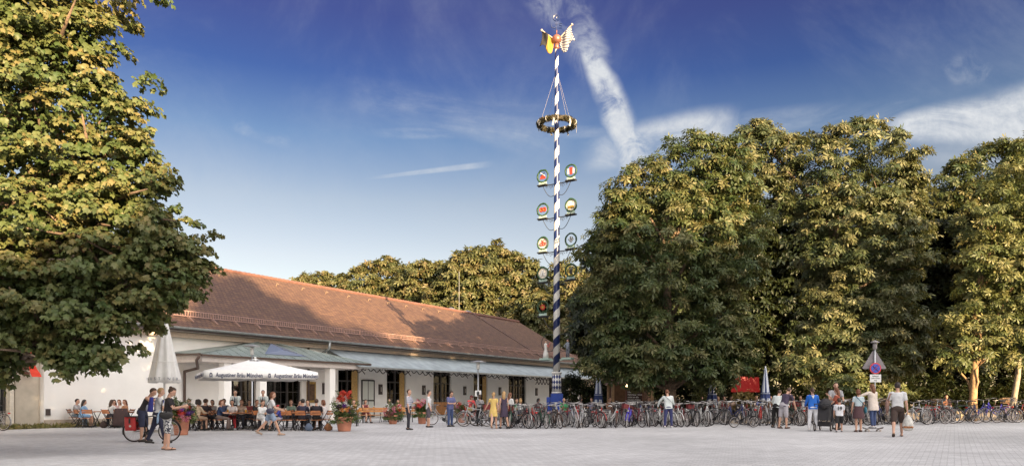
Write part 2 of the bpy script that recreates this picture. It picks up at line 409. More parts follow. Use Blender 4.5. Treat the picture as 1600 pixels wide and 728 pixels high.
# doors and windows
def fittings(t0, t1, top, kind):
    W = t1 - t0; c = (t0 + t1) / 2; n = 3 if W > 2.6 else 2
    f = MB()
    z0 = .03
    for k in range(n + 1): f.box((t0 + .05 + (W - .1) * k / n, .2, top / 2), (.10 if k in (0, n) else .14, .1, top - .02))
    f.box((c, .2, top - .06), (W - .1, .1, .12)); f.box((c, .2, 2.55), (W - .1, .09, .10)); f.box((c, .2, .15), (W - .1, .09, .24))
    for k in range(n):
        x = t0 + .05 + (W - .1) * (k + .5) / n
        f.box((x, .21, 1.5), (.045, .05, 2.1)); f.box((x, .215, 1.0), (W / n - .1, .045, .05)); f.box((x, .215, 1.75), (W / n - .1, .045, .05))
    name = 'glazed_door' if kind != 'w' else 'window'
    o = f.build(name, DOORM, hall)
    p = MB(); p.box((c, .245, top / 2 + .05), (W - .14, .012, top - .2)); p.build('pane', GLASSC, o)
    if kind == 'w':
        q = MB(); q.box((c, .06, .55), (W - .06, .07, 1.0)); q.build('wooden_parapet', WOOD, o)
    if kind == 'c':
        q = MB(); q.box((t1 - .36, .12, 1.7), (.55, .05, 3.2)); q.build('curtain', mat('ochre curtain', (.52, .33, .12), .8, var=.2, scale=9), o)
    return o
GLASSC = bpy.data.materials.new('clear window glass'); GLASSC.use_nodes = True
_n = GLASSC.node_tree.nodes; _l = GLASSC.node_tree.links
_gl = _n.new('ShaderNodeBsdfGlossy'); _gl.inputs['Roughness'].default_value = .03
_tr = _n.new('ShaderNodeBsdfTransparent'); _tr.inputs['Color'].default_value = (.75, .78, .76, 1); _mx = _n.new('ShaderNodeMixShader')
_fr = _n.new('ShaderNodeFresnel'); _fr.inputs['IOR'].default_value = 1.6; _l.new(_fr.outputs[0], _mx.inputs[0]); _l.new(_tr.outputs[0], _mx.inputs[1]); _l.new(_gl.outputs[0], _mx.inputs[2]); _l.new(_mx.outputs[0], _n['Material Output'].inputs[0])
for (a, b_, top), k in zip(OPEN, 'ddccwcdd'): fittings(a, b_, top, k)
# door leaf standing open against the wall, frosted
mb = MB()
for x in (21.0, 22.25): mb.box((x, -.06, 1.35), (.09, .06, 2.6))
for z in (.1, 1.2, 2.62): mb.box((21.62, -.06, z), (1.2, .06, .1))
mb.box((21.62, -.055, 1.35), (.05, .05, 2.5))
o = mb.build('open_door_leaf', DOORM, hall)
mb = MB(); mb.box((21.62, -.06, 1.35), (1.2, .015, 2.5)); mb.build('pane', mat('frosted pane', (.62, .64, .58), .25), o)
# wall lamps (flat dark boxes), notices, framed picture
mb0 = MB(); mb0.box((0, -.05, 0), (.34, .1, .74)); m_wl = mb0.mesh('wall_lamp', DARKM)
mb0 = MB(); mb0.box((0, -.115, 0), (.06, .02, .34)); m_ws = mb0.mesh('lamp_slot', mat('pale lamp slot', (.5, .45, .4), .5))
for t in (17.45, 22.95, 28.0, 33.6, 39.2, 46.0):
    o = link('wall_lamp', m_wl, hall, (t, 0, 2.0)); link('lamp_slot', m_ws, o)
mb = MB(); mb.box((16.3, -.03, 1.75), (.75, .06, 1.35)); o = mb.build('picture_frame', mat('gilt frame', (.42, .27, .07), .4, .4, var=.3), hall)
mb = MB(); mb.box((16.3, -.065, 1.75), (.5, .02, 1.05)); mb.build('picture', mat('brown picture', (.11, .06, .03), .5, var=.8, scale=3), o)
for t, z in ((9.55, 1.7), (12.27, 1.7)):
    mb = MB(); mb.box((t, -.03, z), (.34, .03, .8)); mb.build('notice_board', mat('white notice', (.75, .74, .70), .6, var=.15, scale=14), hall)
mb = MB(); mb.box((.17, -.03, .72), (.2, .05, .3)); mb.build('vent_plate', DARKM, hall)
# roof: two sections with a seam, eave boards, ridge
EZ, RZ, EY, RY = 5.15, 10.25, -.85, 8.0
def slab(t0, t1, name, dz=0.):
    m = MB(); th = .2
    for sgn in (1, -1):
        y0, y1 = (EY, RY) if sgn > 0 else (17.0, RY)
        a = [(t0, y0, EZ + dz), (t1, y0, EZ + dz), (t1, y1, RZ + dz), (t0, y1, RZ + dz)]
        b = [(x, y, z - th) for x, y, z in a]
        if sgn > 0: fs = [(0, 1, 2, 3), (7, 6, 5, 4), (4, 5, 1, 0), (5, 6, 2, 1), (7, 4, 0, 3)]
        else: fs = [(3, 2, 1, 0), (4, 5, 6, 7), (0, 1, 5, 4), (1, 2, 6, 5), (3, 0, 4, 7)]
        m.add(a + b, fs)
    return m.build(name, ROOFM, hall)
roof = slab(-14, 46.35, 'roof'); roof2 = slab(46.55, 56.3, 'end_roof', -.06)
RIDGEM = mat('ridge tiles', (.13, .06, .045), .8, var=.25, scale=5, bump=.5)
mb = MB()
for i in range(int((56.2 + 14) / .4)):
    x = -14 + i * .4; mb.tube([(x, RY, RZ + .02), (x + .41, RY, RZ + .035)], [.13, .15], 8)
mb.build('ridge', RIDGEM, roof)
mb = MB(); mb.bar((46.45, EY, EZ + .0), (46.45, RY, RZ + .04), .2, .16); mb.build('seam_flashing', mat('dark flashing', (.10, .06, .05), .6), roof)
mb = MB(); mb.box((21, -.42, 4.93), (70.3, .82, .06)); mb.build('soffit', PALEW, hall)
mb = MB(); mb.box((21, -.2, 4.74), (70.2, .36, .26)); mb.build('cornice', mat('tan cornice', (.52, .42, .33), .8, var=.12), hall)
mb = MB(); mb.box((21.1, EY - .03, 4.99), (70.3, .05, .2)); mb.build('fascia', DARKM, hall)
# gutter: open half pipe, with hooks
mb = MB(); cs = []
for k in range(9):
    a = PI + PI * k / 8; cs.append((EY - .12 + .11 * math.cos(a), 5.10 + .11 * math.sin(a)))
cs += [(y + (.012 if y < EY - .12 else -.012), z + .012) for y, z in reversed(cs)]
mb.loft([[Vector((x, y, z)) for y, z in cs] for x in (-14, 56.4)])
gt = mb.build('gutter', ZINC, hall)
mb = MB(); mb.box((0, EY - .12, 5.03), (.03, .26, .025)); mb.box((0, EY - .24, 5.05), (.03, .02, .1)); ghm = mb.mesh('gutter_hook', ZINC)
for i in range(64): link('gutter_hook', ghm, gt, (-2 + i * .87, 0, 0))
# snow fence along the eave
mb = MB(); slope = (RZ - EZ) / (RY - EY)
def rp(x, y, h): return Vector((x, y, EZ + (y - EY) * slope + h))
yf = .1
for h in (.14, .42): mb.bar(rp(-13.5, yf, h), rp(55.5, yf, h), .03)
for i in range(int(69 / .16)): mb.bar(rp(-13.5 + i * .16, yf, .13), rp(-13.5 + i * .16, yf, .42), .018)
mb.build('snow_fence_lattice', mat('snow fence steel', (.38, .24, .20), .6, .2), roof)
mb = MB(); mb.bar(rp(0, yf, .4), rp(0, yf + .1, .05), .05, .04); mb.bar(rp(0, yf + .1, .03), rp(0, yf - .45, .04), .07, .035); mb.bar(rp(0, yf, .14), rp(0, yf - .45, .06), .05, .04)
sbm = mb.mesh('snow_fence_brace', mat('snow fence braces', (.30, .19, .15), .6, .2))
for i in range(42): link('snow_fence_brace', sbm, roof, (-6 + i * 1.5, 0, 0))
hk = MB(); hk.bar((0, 0, 0), (0, -.1, .16), .05, .05); hk.bar((0, -.1, .16), (0, -.26, .10), .05, .05)
hkm = hk.mesh('roof_hook', mat('pale roof hook', (.26, .18, .12), .6))
for i in range(17): link('roof_hook', hkm, roof, rp(14.5 + i * 2.45, RY - 1.15, .0))
# small ventilation domes behind the ridge and a thin mast
vm = MB(); vm.lathe([(.28, -.5), (.28, .35), (.62, .42), (.72, .62), (.62, .82), (.4, 1.0), (.12, 1.12), (.02, 1.14)], 16)
vme = vm.mesh('roof_vent', mat('grey vent metal', (.30, .30, .33), .4, .7), True)
for t in (44.6, 47.6): link('roof_vent', vme, hall, (t, 9.4, RZ - .55))
mb = MB(); mb.tube([(46.2, 9.5, 9), (46.2, 9.5, 14.8)], .02, 6); mb.build('antenna_mast', ZINC, hall)
# entrance porch
PM = mat('green grey sheet metal', (.25, .29, .27), .45, .3, var=.18, scale=2.5)
ty0, ty1, pe, pk = 6.2, 18.9, 3.62, 4.82; yf0 = -2.75; pkx = 12.6
mb = MB()
A, B, C, D, K = (ty0, yf0, pe), (ty1, yf0, pe), (ty1, 0, pe + .16), (ty0, 0, pe + .16), (pkx, -.03, pk)
mb.add([A, B, K, D, C], [(0, 1, 2), (3, 0, 2), (1, 4, 2)])
porch = mb.build('porch_roof', PM, hall)
mb = MB()
for i in range(1, 20):                        # standing seams of the sheets
    x = ty0 + (ty1 - ty0) * i / 20
    f = min((x - ty0) / (pkx - ty0), (ty1 - x) / (ty1 - pkx)); e = (x, yf0 * (1 - f), pe + (pk - pe) * f)
    if f > .04: mb.bar((x, yf0, pe + .015), Vector(e) + Vector((0, 0, .015)), .03, .04)
mb.bar(Vector(A) + Vector((0, 0, .02)), Vector(K) + Vector((0, 0, .02)), .06, .05); mb.bar(Vector(B) + Vector((0, 0, .02)), Vector(K) + Vector((0, 0, .02)), .06, .05)
mb.build('seam_rib', PM, porch)
mb = MB(); mb.box(((ty0 + ty1) / 2, yf0 / 2, pe - .2), (ty1 - ty0 - .25, -yf0 - .2, .34)); mb.build('porch_beam', mat('pale porch beam', (.62, .56, .51), .8, var=.08), hall)
mb = MB(); mb.box(((ty0 + ty1) / 2, yf0 - .04, pe - .05), (ty1 - ty0, .1, .1)); mb.box((ty0 - .04, yf0 / 2, pe - .0), (.1, -yf0, .1)); mb.build('porch_gutter', COPPER, hall)
dl = MB(); sx = 10.9

def pz(x, y):
    f = (y - yf0) / -yf0; return pe + (pk - pe) * f + .03
dl.add([(sx - .2, yf0 + .5, pz(0, yf0 + .5)), (sx + 3.0, yf0 + .5, pz(0, yf0 + .5)), (sx + 1.5, -.75, pz(0, -.75) + .12), (sx + 1.2, yf0 + .6, pz(0, yf0 + .5) + .3)], [(0, 3, 2), (3, 1, 2), (0, 1, 3)])
dl.build('skylight', mat('bluish skylight glass', (.15, .18, .26), .2), porch)
cm = MB(); cm.box((0, 0, 1.62), (.46, .46, 3.24)); cm.box((0, 0, .1), (.54, .54, .2)); cme = cm.mesh('porch_column', WALLM)
for t in (8.0, 10.35, 15.7): link('porch_column', cme, hall, (t, -2.3, 0))
mb = MB(); mb.ell((13.2, -1.4, 3.28), (.13, .13, .08)); mb.build('porch_lamp', LAMPM, hall)
# downpipes
dpm = MB(); dpm.tube([(6.1, yf0 - .02, 3.5), (6.1, yf0 + .2, 3.3), (7.0, -1.4, 2.95), (7.1, -.12, 2.8), (7.1, -.12, 2.6), (7.1, -.12, 0)], .075, 8); dpm.build('downpipe', COPPER, hall, True)
dpm = MB(); dpm.tube([(15.95, -.14, 4.9), (15.95, -.14, 0)], .075, 8); dpm.build('downpipe', COPPER, hall, True)
dpm = MB(); dpm.tube([(17.0, EY - .1, 5.0), (17.0, EY - .1, 4.6), (17, -.1, 4.2)], .09, 8); dpm.build('downpipe', ZINC, hall, True)
# long canopy of corrugated sheet on scissor arms
CZ0, CZ1, CY = 4.66, 3.38, -3.0; ct0, ct1 = 17.6, 54.2
mb = MB(); n = int((ct1 - ct0) / .1) * 2; rows = []
top = []; bot = []
for i in range(n + 1):
    x = ct0 + (ct1 - ct0) * i / n; dz = .035 * (i % 2)
    top += [(x, -.05, CZ0 + dz), (x, CY, CZ1 + dz)]
mb.add(top, [(2 * i, 2 * i + 1, 2 * i + 3, 2 * i + 2) for i in range(n)])
mb.add([(x, y, z - .03) for x, y, z in top], [(2 * i + 2, 2 * i + 3, 2 * i + 1, 2 * i) for i in range(n)])
can = mb.build('canopy', mat('corrugated pale metal', (.27, .31, .33), .42, .3, var=.2, scale=1.4), hall)
mb = MB(); mb.box(((ct0 + ct1) / 2, CY - .02, CZ1 - .03), (ct1 - ct0, .07, .12)); mb.box(((ct0 + ct1) / 2, -.06, CZ0 - .06), (ct1 - ct0, .08, .14)); mb.build('canopy_rail', ZINC, can)
am = MB(); y_, z_ = -.15, 3.25                  # one scissor arm: a row of crossed bars
for i in range(5):
    a, b_ = y_ - i * .55, y_ - (i + 1) * .55; sg = 1 if i % 2 else -1
    za = 3.62 - .09 * i; zb = 3.62 - .09 * (i + 1)
    am.bar((0, a, za + .24), (0, b_, zb - .24), .035, .05); am.bar((.06, a, za - .24), (.06, b_, zb + .24), .035, .05)
ame = am.mesh('scissor_arm', DARKM)
for i in range(16): link('scissor_arm', ame, can, (18.2 + i * 2.35, 0, 0))
# lattice under the canopy edge at the far end
mb = MB()
for i in range(22):
    x = 41 + i * .6; mb.bar((x, CY + .25, CZ1 - .05), (x + .6, CY + .25, CZ1 - .75), .05); mb.bar((x, CY + .22, CZ1 - .75), (x + .6, CY + .22, CZ1 - .05), .05)
mb.build('edge_lattice', DARKM, can)
# sunlit arcade that closes the view behind the canopy
arc = thing('arcade', 'sunlit plastered arcade wall with three round arches beyond the end of the beer hall', 'arcade', (5.9, 79.5, 0), R(-6))
mb = MB(); ax = [0.5, 2.0, 3.5]; Wd, zt = 1.05, 2.1
poly_top = 4.1
xprev = -.2
for i, a in enumerate(ax):
    mb.box(((xprev + a) / 2, 0, zt / 2), (a - xprev, .5, zt)); xprev = a + Wd
mb.box(((xprev + 7) / 2, 0, zt / 2), (7 - xprev, .5, zt))
# spandrels with half round cut
xp = -.2; pts = [(-.2, poly_top), (-.2, zt)]
for a in ax:
    pts.append((a, zt)); pts += [(a + Wd / 2 - Wd / 2 * math.cos(PI * k / 10), zt + Wd / 2 * math.sin(PI * k / 10)) for k in range(1, 10)]; pts.append((a + Wd, zt))
pts += [(7, zt), (7, poly_top)]
mb.prism(pts, (0, 0, 0), (1, 0, 0), (0, 0, 1), .5)
mb.build('wall', plaster('ochre plaster', (.72, .58, .38)), arc)
mb = MB(); mb.box((3.4, 2.6, 2.0), (8, .2, 4)); mb.build('back_wall', INTER, arc)
mb = MB(); mb.prism([(-.6, 4.1), (7.3, 4.1), (7.3, 4.25), (-.6, 4.25)], (0, 0, 0), (1, 0, 0), (0, 0, 1), 1.4); mb.build('roof', ROOFM, arc)
# red banners by the door panel, seen between the leaves
for t, z, lab in ((.8, 3.95, 'red cloth pennant hung on the white wall above the seated couple'), (-.85, 3.6, 'red cloth pennant hung over the beige door panel')):
    th_ = thing('pennant', lab, 'pennant', bw(t, -.28, z), BRZ)
    mb = MB(); rows = []
    for i in range(9):
        zz = -i * .16; w_ = .17 + .03 * math.sin(i); rows.append([(-w_ + .05 * i, .05 * math.sin(i * 1.3), zz), (w_ + .05 * i, .06 * math.sin(i * 1.3 + 1), zz), (w_ + .05 * i, .06 * math.sin(i * 1.3 + 1) + .02, zz), (-w_ + .05 * i, .05 * math.sin(i * 1.3) + .02, zz)])
    mb.loft(rows); mb.build('cloth', mat('red cloth', (.70, .05, .02), .7), th_)
    mb = MB(); mb.tube([(-.3, .02, .03), (.3, .02, .03)], .02, 6); mb.tube([(0, .02, .03), (0, .26, .03)], .015, 6); mb.build('bracket', DARKM, th_)
mb = MB(); mb.box((1.0, -.03, 2.45), (.45, .03, .24)); mb.build('small_sign', mat('small worn sign', (.60, .52, .44), .7, var=.5, scale=12), hall)
# ------------------------------------------------------------------ trees
def leaf_template(kind):
    if kind == 'palmate':                       # five drooping leaflets
        v, f = [], []
        for a, l in ((-115, .62), (-58, .88), (0, 1.), (58, .88), (115, .62)):
            ca, sa = math.cos(R(a)), math.sin(R(a)); wv = .17 * l
            def q(r, s_): return (ca * r - sa * s_, sa * r + ca * s_, -.38 * (r ** 2) - abs(s_) * .25)
            n = len(v); v += [q(.06, 0), q(.62 * l, -wv), q(l, 0), q(.62 * l, wv)]; f += [(n, n + 1, n + 2), (n, n + 2, n + 3)]
        return np.array(v), f
    if kind == 'lobed':                         # plane tree: five pointed lobes
        pr = [(-150, .5), (-108, .78), (-80, .58), (-52, .95), (-26, .68), (0, 1.08), (26, .68), (52, .95), (80, .58), (108, .78), (150, .5)]
        v = [(0, 0, 0)] + [(math.cos(R(a)) * r * .6 + .1, math.sin(R(a)) * r * .6, -.26 * r * r + .10 * math.sin(a * .06)) for a, r in pr]
        return np.array(v), [(0, i, i + 1) for i in range(1, len(pr))] + [(0, len(pr), 1)]
    if kind == 'spray':                         # a twig with a few leaves, for far crowns
        v, f = [], []
        for a, o in ((-60, .0), (0, .25), (60, 0), (150, .1), (-140, .1)):
            ca, sa = math.cos(R(a)), math.sin(R(a)); n = len(v)
            def q(r, s_, z): return (ca * r - sa * s_ + o, sa * r + ca * s_, z)
            v += [q(.03, 0, 0), q(.4, -.2, .06), q(.85, 0, -.22), q(.4, .22, -.05)]; f += [(n, n + 1, n + 2), (n, n + 2, n + 3)]
        return np.array(v), f
def leaves(name, pos, fwd, up, size, kind, m, parent, tint):
    tv, tf = leaf_template(kind); n = len(pos); K = len(tv)
    x = fwd / (np.linalg.norm(fwd, axis=1, keepdims=True) + 1e-9)
    z = up - x * np.sum(up * x, axis=1, keepdims=True); z /= (np.linalg.norm(z, axis=1, keepdims=True) + 1e-9)
    y = np.cross(z, x)
    V = pos[:, None, :] + size[:, None, None] * (tv[None, :, 0:1] * x[:, None, :] + tv[None, :, 1:2] * y[:, None, :] + tv[None, :, 2:3] * z[:, None, :])
    V = V.reshape(-1, 3).astype(np.float32)
    T = (np.array(tf)[None] + (np.arange(n) * K)[:, None, None]).reshape(-1).astype(np.int32); nf = len(T) // 3
    me = bpy.data.meshes.new(name); me.vertices.add(len(V)); me.vertices.foreach_set('co', V.ravel())
    me.loops.add(len(T)); me.loops.foreach_set('vertex_index', T)
    me.polygons.add(nf); me.polygons.foreach_set('loop_start', np.arange(0, nf * 3, 3, dtype=np.int32))
    a = me.attributes.new('tint', 'FLOAT', 'POINT'); a.data.foreach_set('value', np.repeat(tint, K).astype(np.float32))
    me.materials.append(m); me.update(calc_edges=True)
    return link(name, me, parent)
def rdir(n):
    d = RNG.normal(size=(n, 3)); return d / np.linalg.norm(d, axis=1, keepdims=True)
def crown_points(lobes, dens, clump_r, per, back=.35, inner=.25, jit=.13):
    """clumps on the skin of a union of lobes (x, y, z, rx, ry, rz) -> leaf positions, outward directions, tints"""
    Lb = np.array(lobes, float); P_, O_, T_ = [], [], []
    for i, l in enumerate(Lb):
        c, r = l[:3], l[3:]
        area = 4 * PI * ((r[0] * r[1]) ** 1.6 / 3 + (r[0] * r[2]) ** 1.6 / 3 + (r[1] * r[2]) ** 1.6 / 3) ** (1 / 1.6)
        n = int(area * dens) + 3
        d = rdir(n)
        keep = (d[:, 1] < .25) | (RNG.random(n) < back); d = d[keep]
        rad = 1 + RNG.normal(0, jit, len(d)); rad += np.where(RNG.random(len(d)) < .12, RNG.random(len(d)) * .16, 0)
        p = c + d * r * rad[:, None]
        ok = np.ones(len(p), bool)
        for j, l2 in enumerate(Lb):
            if j == i: continue
            q = (p - l2[:3]) / l2[3:]; ok &= (np.sum(q * q, axis=1) > .62)
        p, d = p[ok], d[ok]
        for k in range(len(p)):
            m = int(per * RNG.uniform(.5, 1.35)); rc = clump_r * RNG.uniform(.6, 1.3)
            s = rdir(m); s[:, 2] = np.abs(s[:, 2]) * 1.0 - .32
            rr = RNG.random(m) ** .4
            P_.append(p[k] + s * rc * np.array([1, 1, .9]) * rr[:, None]); o = s * .6 + d[k] * .7; O_.append(o)
            T_.append(np.clip(RNG.normal(RNG.uniform(.12, .88), .18, m), 0, 1))
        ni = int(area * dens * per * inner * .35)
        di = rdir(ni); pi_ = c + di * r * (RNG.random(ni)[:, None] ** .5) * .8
        P_.append(pi_); O_.append(di); T_.append(RNG.random(ni) * .25)  # inner leaves tinted darker, putting the shade of the gaps into their colour
    return np.concatenate(P_), np.concatenate(O_), np.concatenate(T_)
def foliage(name, lobes, dens, clump_r, per, size, kind, m, parent, droop=.5, zmin=None, **k):
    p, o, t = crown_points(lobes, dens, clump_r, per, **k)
    if zmin is not None:
        ok = p[:, 2] > zmin + .30 * np.sin(p[:, 0] * 1.7 + 1) + .28 * np.sin(p[:, 0] * 4.3 + p[:, 1] * 2) + RNG.normal(.12, .12, len(p)); p, o, t = p[ok], o[ok], t[ok]
    n = len(p); h = o.copy(); h[:, 2] *= .3
    fwd = h / (np.linalg.norm(h, axis=1, keepdims=True) + 1e-6) * .8 + RNG.normal(0, .45, (n, 3)); fwd[:, 2] -= droop
    up = o * .95 + np.array([0, 0, .5]) + RNG.normal(0, .35, (n, 3))
    return leaves(name, p, fwd, up, size * RNG.uniform(.65, 1.25, n), kind, m, parent, t)
BARK = mat('grey brown bark', (.13, .09, .06), .9, var=.45, scale=5, bump=.8, bscale=14)
BARKL = mat('light flaking bark', (.27, .17, .085), .85, var=.4, scale=4, bump=.6, bscale=12)
def wood(name, base, top, r, limbs, m, parent, bend=.15):
    """one tapered trunk with limbs: a single mesh"""
    mb = MB(); base, top = Vector(base), Vector(top)
    pts = [base.lerp(top, i / 7) + Vector((math.sin(i * 1.3) * bend, math.cos(i * 1.7) * bend * .6, 0)) * (i / 7) for i in range(8)]
    rr = [r * (1.35 if i == 0 else 1) * (1 - .075 * i) for i in range(8)]
    mb.tube(pts, rr, 10)
    for e, a, r2 in limbs:
        e = Vector(e); s_ = pts[min(7, int(a * 7))]
        mid = s_.lerp(e, .5) + Vector((random.uniform(-.4, .4), random.uniform(-.4, .4), (e - s_).length * .08))
        q = s_.lerp(mid, .5) + Vector((random.uniform(-.2, .2), random.uniform(-.2, .2), .1))
        mb.tube([s_, q, mid, e], [r2, r2 * .8, r2 * .55, r2 * .15], 7)
        for k in range(3):                       # twigs
            b0 = mid.lerp(e, .2 + .25 * k); e2 = b0 + Vector((random.uniform(-1, 1), random.uniform(-1, 1), random.uniform(-.1, .8))) * (e - s_).length * .3
            mb.tube([b0, b0.lerp(e2, .5) + Vector((0, 0, .1)), e2], [r2 * .4, r2 * .25, r2 * .08], 5)
    return mb.build(name, m, parent, True)
def tree(name, label, Y, base_px, lobes_px, m, dens, clump_r, per, size, kind='palmate', r=.35, bark=None, group=None, ry=.8, ymax=4.5, limbs=True, cat='tree', zlow=None, top=None, yoff=None, extra=(), **k):
    s = F / Y; base = at(base_px, Y); base.z = gz(base.x)
    lob = []
    for i, q in enumerate(lobes_px):
        px, py, rp = q[:3]; c = at3(px, py, Y); rr = rp / s
        dy = q[3] if len(q) > 3 else 0
        lob.append((c.x, c.y + dy, c.z, rr, min(rr * ry, ymax), rr * (q[4] if len(q) > 4 else 1)))
    lob += list(extra)
    th_ = thing(name, label, cat, base, 0, group)
    rel = [(x - base.x, y - base.y, z - base.z, a, b, c) for x, y, z, a, b, c in lob]
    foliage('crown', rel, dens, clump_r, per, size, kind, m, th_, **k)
    zt = max(l[2] for l in rel) * .9; cx = sum(l[0] for l in rel) / len(rel); cyy = sum(l[1] for l in rel) / len(rel)
    tp = top or (cx * .6, cyy * .6, zt)
    lm = [((l[0], l[1], l[2] + .1 * l[5]), min(.95, max(.2, .75 * l[2] / zt)), r * .38) for l in rel] if limbs else []
    wood('trunk', (0, 0, -.1), tp, r, lm, bark or BARK, th_)
    return th_
CH = leaf_mat('chestnut leaf', (.026, .050, .015), (.118, .130, .046), .26, (.15, .135, .055))
CH2 = leaf_mat('pale chestnut leaf', (.030, .050, .017), (.140, .146, .064), .25, (.175, .165, .08))
PL = leaf_mat('plane leaf', (.050, .082, .025), (.142, .150, .052), .28, (.160, .135, .05))
FAR = leaf_mat('far leaf', (.045, .058, .020), (.150, .145, .055), .24, (.13, .10, .045))
YG = leaf_mat('yellow green leaf', (.05, .07, .018), (.165, .175, .062), .25, (.175, .165, .065))
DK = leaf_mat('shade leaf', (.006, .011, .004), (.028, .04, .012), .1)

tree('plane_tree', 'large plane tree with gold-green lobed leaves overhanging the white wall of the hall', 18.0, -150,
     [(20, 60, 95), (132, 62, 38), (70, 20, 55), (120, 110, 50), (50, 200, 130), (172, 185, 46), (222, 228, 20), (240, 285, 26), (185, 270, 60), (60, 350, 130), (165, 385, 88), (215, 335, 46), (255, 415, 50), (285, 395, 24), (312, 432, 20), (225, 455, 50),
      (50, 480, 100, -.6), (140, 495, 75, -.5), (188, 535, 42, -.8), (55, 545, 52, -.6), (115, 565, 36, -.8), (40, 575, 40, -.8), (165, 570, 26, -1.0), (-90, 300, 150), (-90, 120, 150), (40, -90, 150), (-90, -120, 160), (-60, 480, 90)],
     PL, 5.2, .36, 48, .16, 'lobed', r=.45, ry=.9, ymax=2.6, bark=BARK, droop=.6, zmin=1.9, back=.3, inner=.3, jit=.19, extra=((-12.9, 26, 6.0, 1.7, 1.8, 1.7), (-15, 27, 6.6, 2.2, 2, 2.2), (-17.5, 26.5, 6.2, 2.4, 2, 2.4)))  # extra lobes are added behind the crown to shade the white wall
CHG = 'tall chestnuts of the beer garden'
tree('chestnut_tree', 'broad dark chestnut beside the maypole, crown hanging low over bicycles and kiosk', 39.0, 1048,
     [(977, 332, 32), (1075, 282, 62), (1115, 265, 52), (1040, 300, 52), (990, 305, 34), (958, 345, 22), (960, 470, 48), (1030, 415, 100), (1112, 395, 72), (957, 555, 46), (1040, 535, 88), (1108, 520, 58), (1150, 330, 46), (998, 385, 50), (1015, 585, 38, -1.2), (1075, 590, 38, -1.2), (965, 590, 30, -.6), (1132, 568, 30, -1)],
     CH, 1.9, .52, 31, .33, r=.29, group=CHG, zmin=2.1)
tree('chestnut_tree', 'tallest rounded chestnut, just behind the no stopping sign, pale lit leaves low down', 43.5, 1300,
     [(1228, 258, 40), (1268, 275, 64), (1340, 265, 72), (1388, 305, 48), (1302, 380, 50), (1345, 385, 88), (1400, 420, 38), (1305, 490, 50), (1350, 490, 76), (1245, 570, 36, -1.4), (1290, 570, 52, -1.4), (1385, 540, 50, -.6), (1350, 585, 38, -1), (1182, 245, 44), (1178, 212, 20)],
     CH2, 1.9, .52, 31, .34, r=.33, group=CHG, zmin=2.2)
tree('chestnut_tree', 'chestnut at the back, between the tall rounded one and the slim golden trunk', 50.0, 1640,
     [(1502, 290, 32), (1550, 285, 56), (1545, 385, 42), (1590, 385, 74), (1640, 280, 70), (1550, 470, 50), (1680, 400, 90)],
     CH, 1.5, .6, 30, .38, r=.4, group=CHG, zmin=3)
tree('young_tree', 'young yellow-green tree on a slim golden sunlit trunk behind the parked bicycles', 36.5, 1518,
     [(1560, 335, 46), (1590, 300, 42), (1545, 420, 40), (1595, 430, 56), (1530, 500, 38), (1575, 500, 52), (1500, 548, 32), (1545, 552, 30)],
     YG, 2.6, .42, 26, .28, r=.19, bark=BARKL, zmin=2.6, droop=.4, top=(.6, .3, 9.0))
tree('young_tree', 'thin pale-trunked tree at the edge of the bicycle park beside the golden trunk', 37.0, 1578,
     [(1590, 540, 38), (1640, 500, 60), (1620, 420, 60), (1660, 380, 70), (1700, 480, 80)],
     YG, 2.6, .42, 26, .28, r=.15, bark=mat('pale grey bark', (.25, .21, .155), .85, var=.3, scale=6), zmin=2.6, droop=.4)
# dark trees deeper in the beer garden
GR = 'dark trees deep in the beer garden'
DLAB = 'dark shaded tree standing deep in the beer garden behind the chestnuts'
for px, Y, rr in ((1000, 50, 70), (1015, 56, 75), (1010, 62, 75), (1090, 60, 95), (1195, 63, 90), (1300, 60, 95), (1405, 58, 95), (1465, 62, 80), (1520, 57, 90), (1625, 60, 95), (1730, 58, 100)):  # nearest pair, hidden by the chestnut, added to shade the roof end
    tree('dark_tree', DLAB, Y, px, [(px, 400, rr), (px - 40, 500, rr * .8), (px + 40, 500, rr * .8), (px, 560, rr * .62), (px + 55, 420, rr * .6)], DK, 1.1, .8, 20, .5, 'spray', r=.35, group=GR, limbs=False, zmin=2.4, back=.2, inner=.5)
# trees beyond the roof
BG = [('far_tree', 'low pale tree top just above the roof ridge, leftmost of the trees beyond', 118, 500, [(478, 450, 18), (505, 448, 22), (530, 455, 22), (500, 480, 30)]),
      ('far_tree', 'dark green domed tree beyond the roof, next to the low pale tree top', 108, 590, [(575, 455, 38), (610, 450, 38), (560, 480, 36), (640, 462, 34), (600, 500, 46)]),
      ('far_tree', 'rounded tree beyond the roof between the dark dome and the tallest crown', 104, 670, [(668, 452, 40), (695, 455, 38), (650, 480, 34), (700, 490, 44)]),
      ('far_tree', 'tallest golden tree beyond the roof, behind the two roof vents', 98, 770, [(730, 430, 34), (765, 425, 38), (800, 440, 38), (825, 455, 34), (745, 470, 50), (800, 485, 50), (700, 470, 34)]),
      ('far_tree', 'bright lower tree beyond the end of the roof, behind the maypole', 92, 850, [(835, 500, 36), (870, 490, 40), (900, 520, 40), (850, 540, 40), (890, 450, 34), (910, 470, 40)])]
for nm, lab, Y, px, lb in BG:
    tree(nm, lab, Y, px, lb, FAR, 1.1, .75, 20, .6, 'spray', r=.4, group='trees beyond the roof', limbs=False, zmin=4, back=.25, inner=.35, ry=.9)
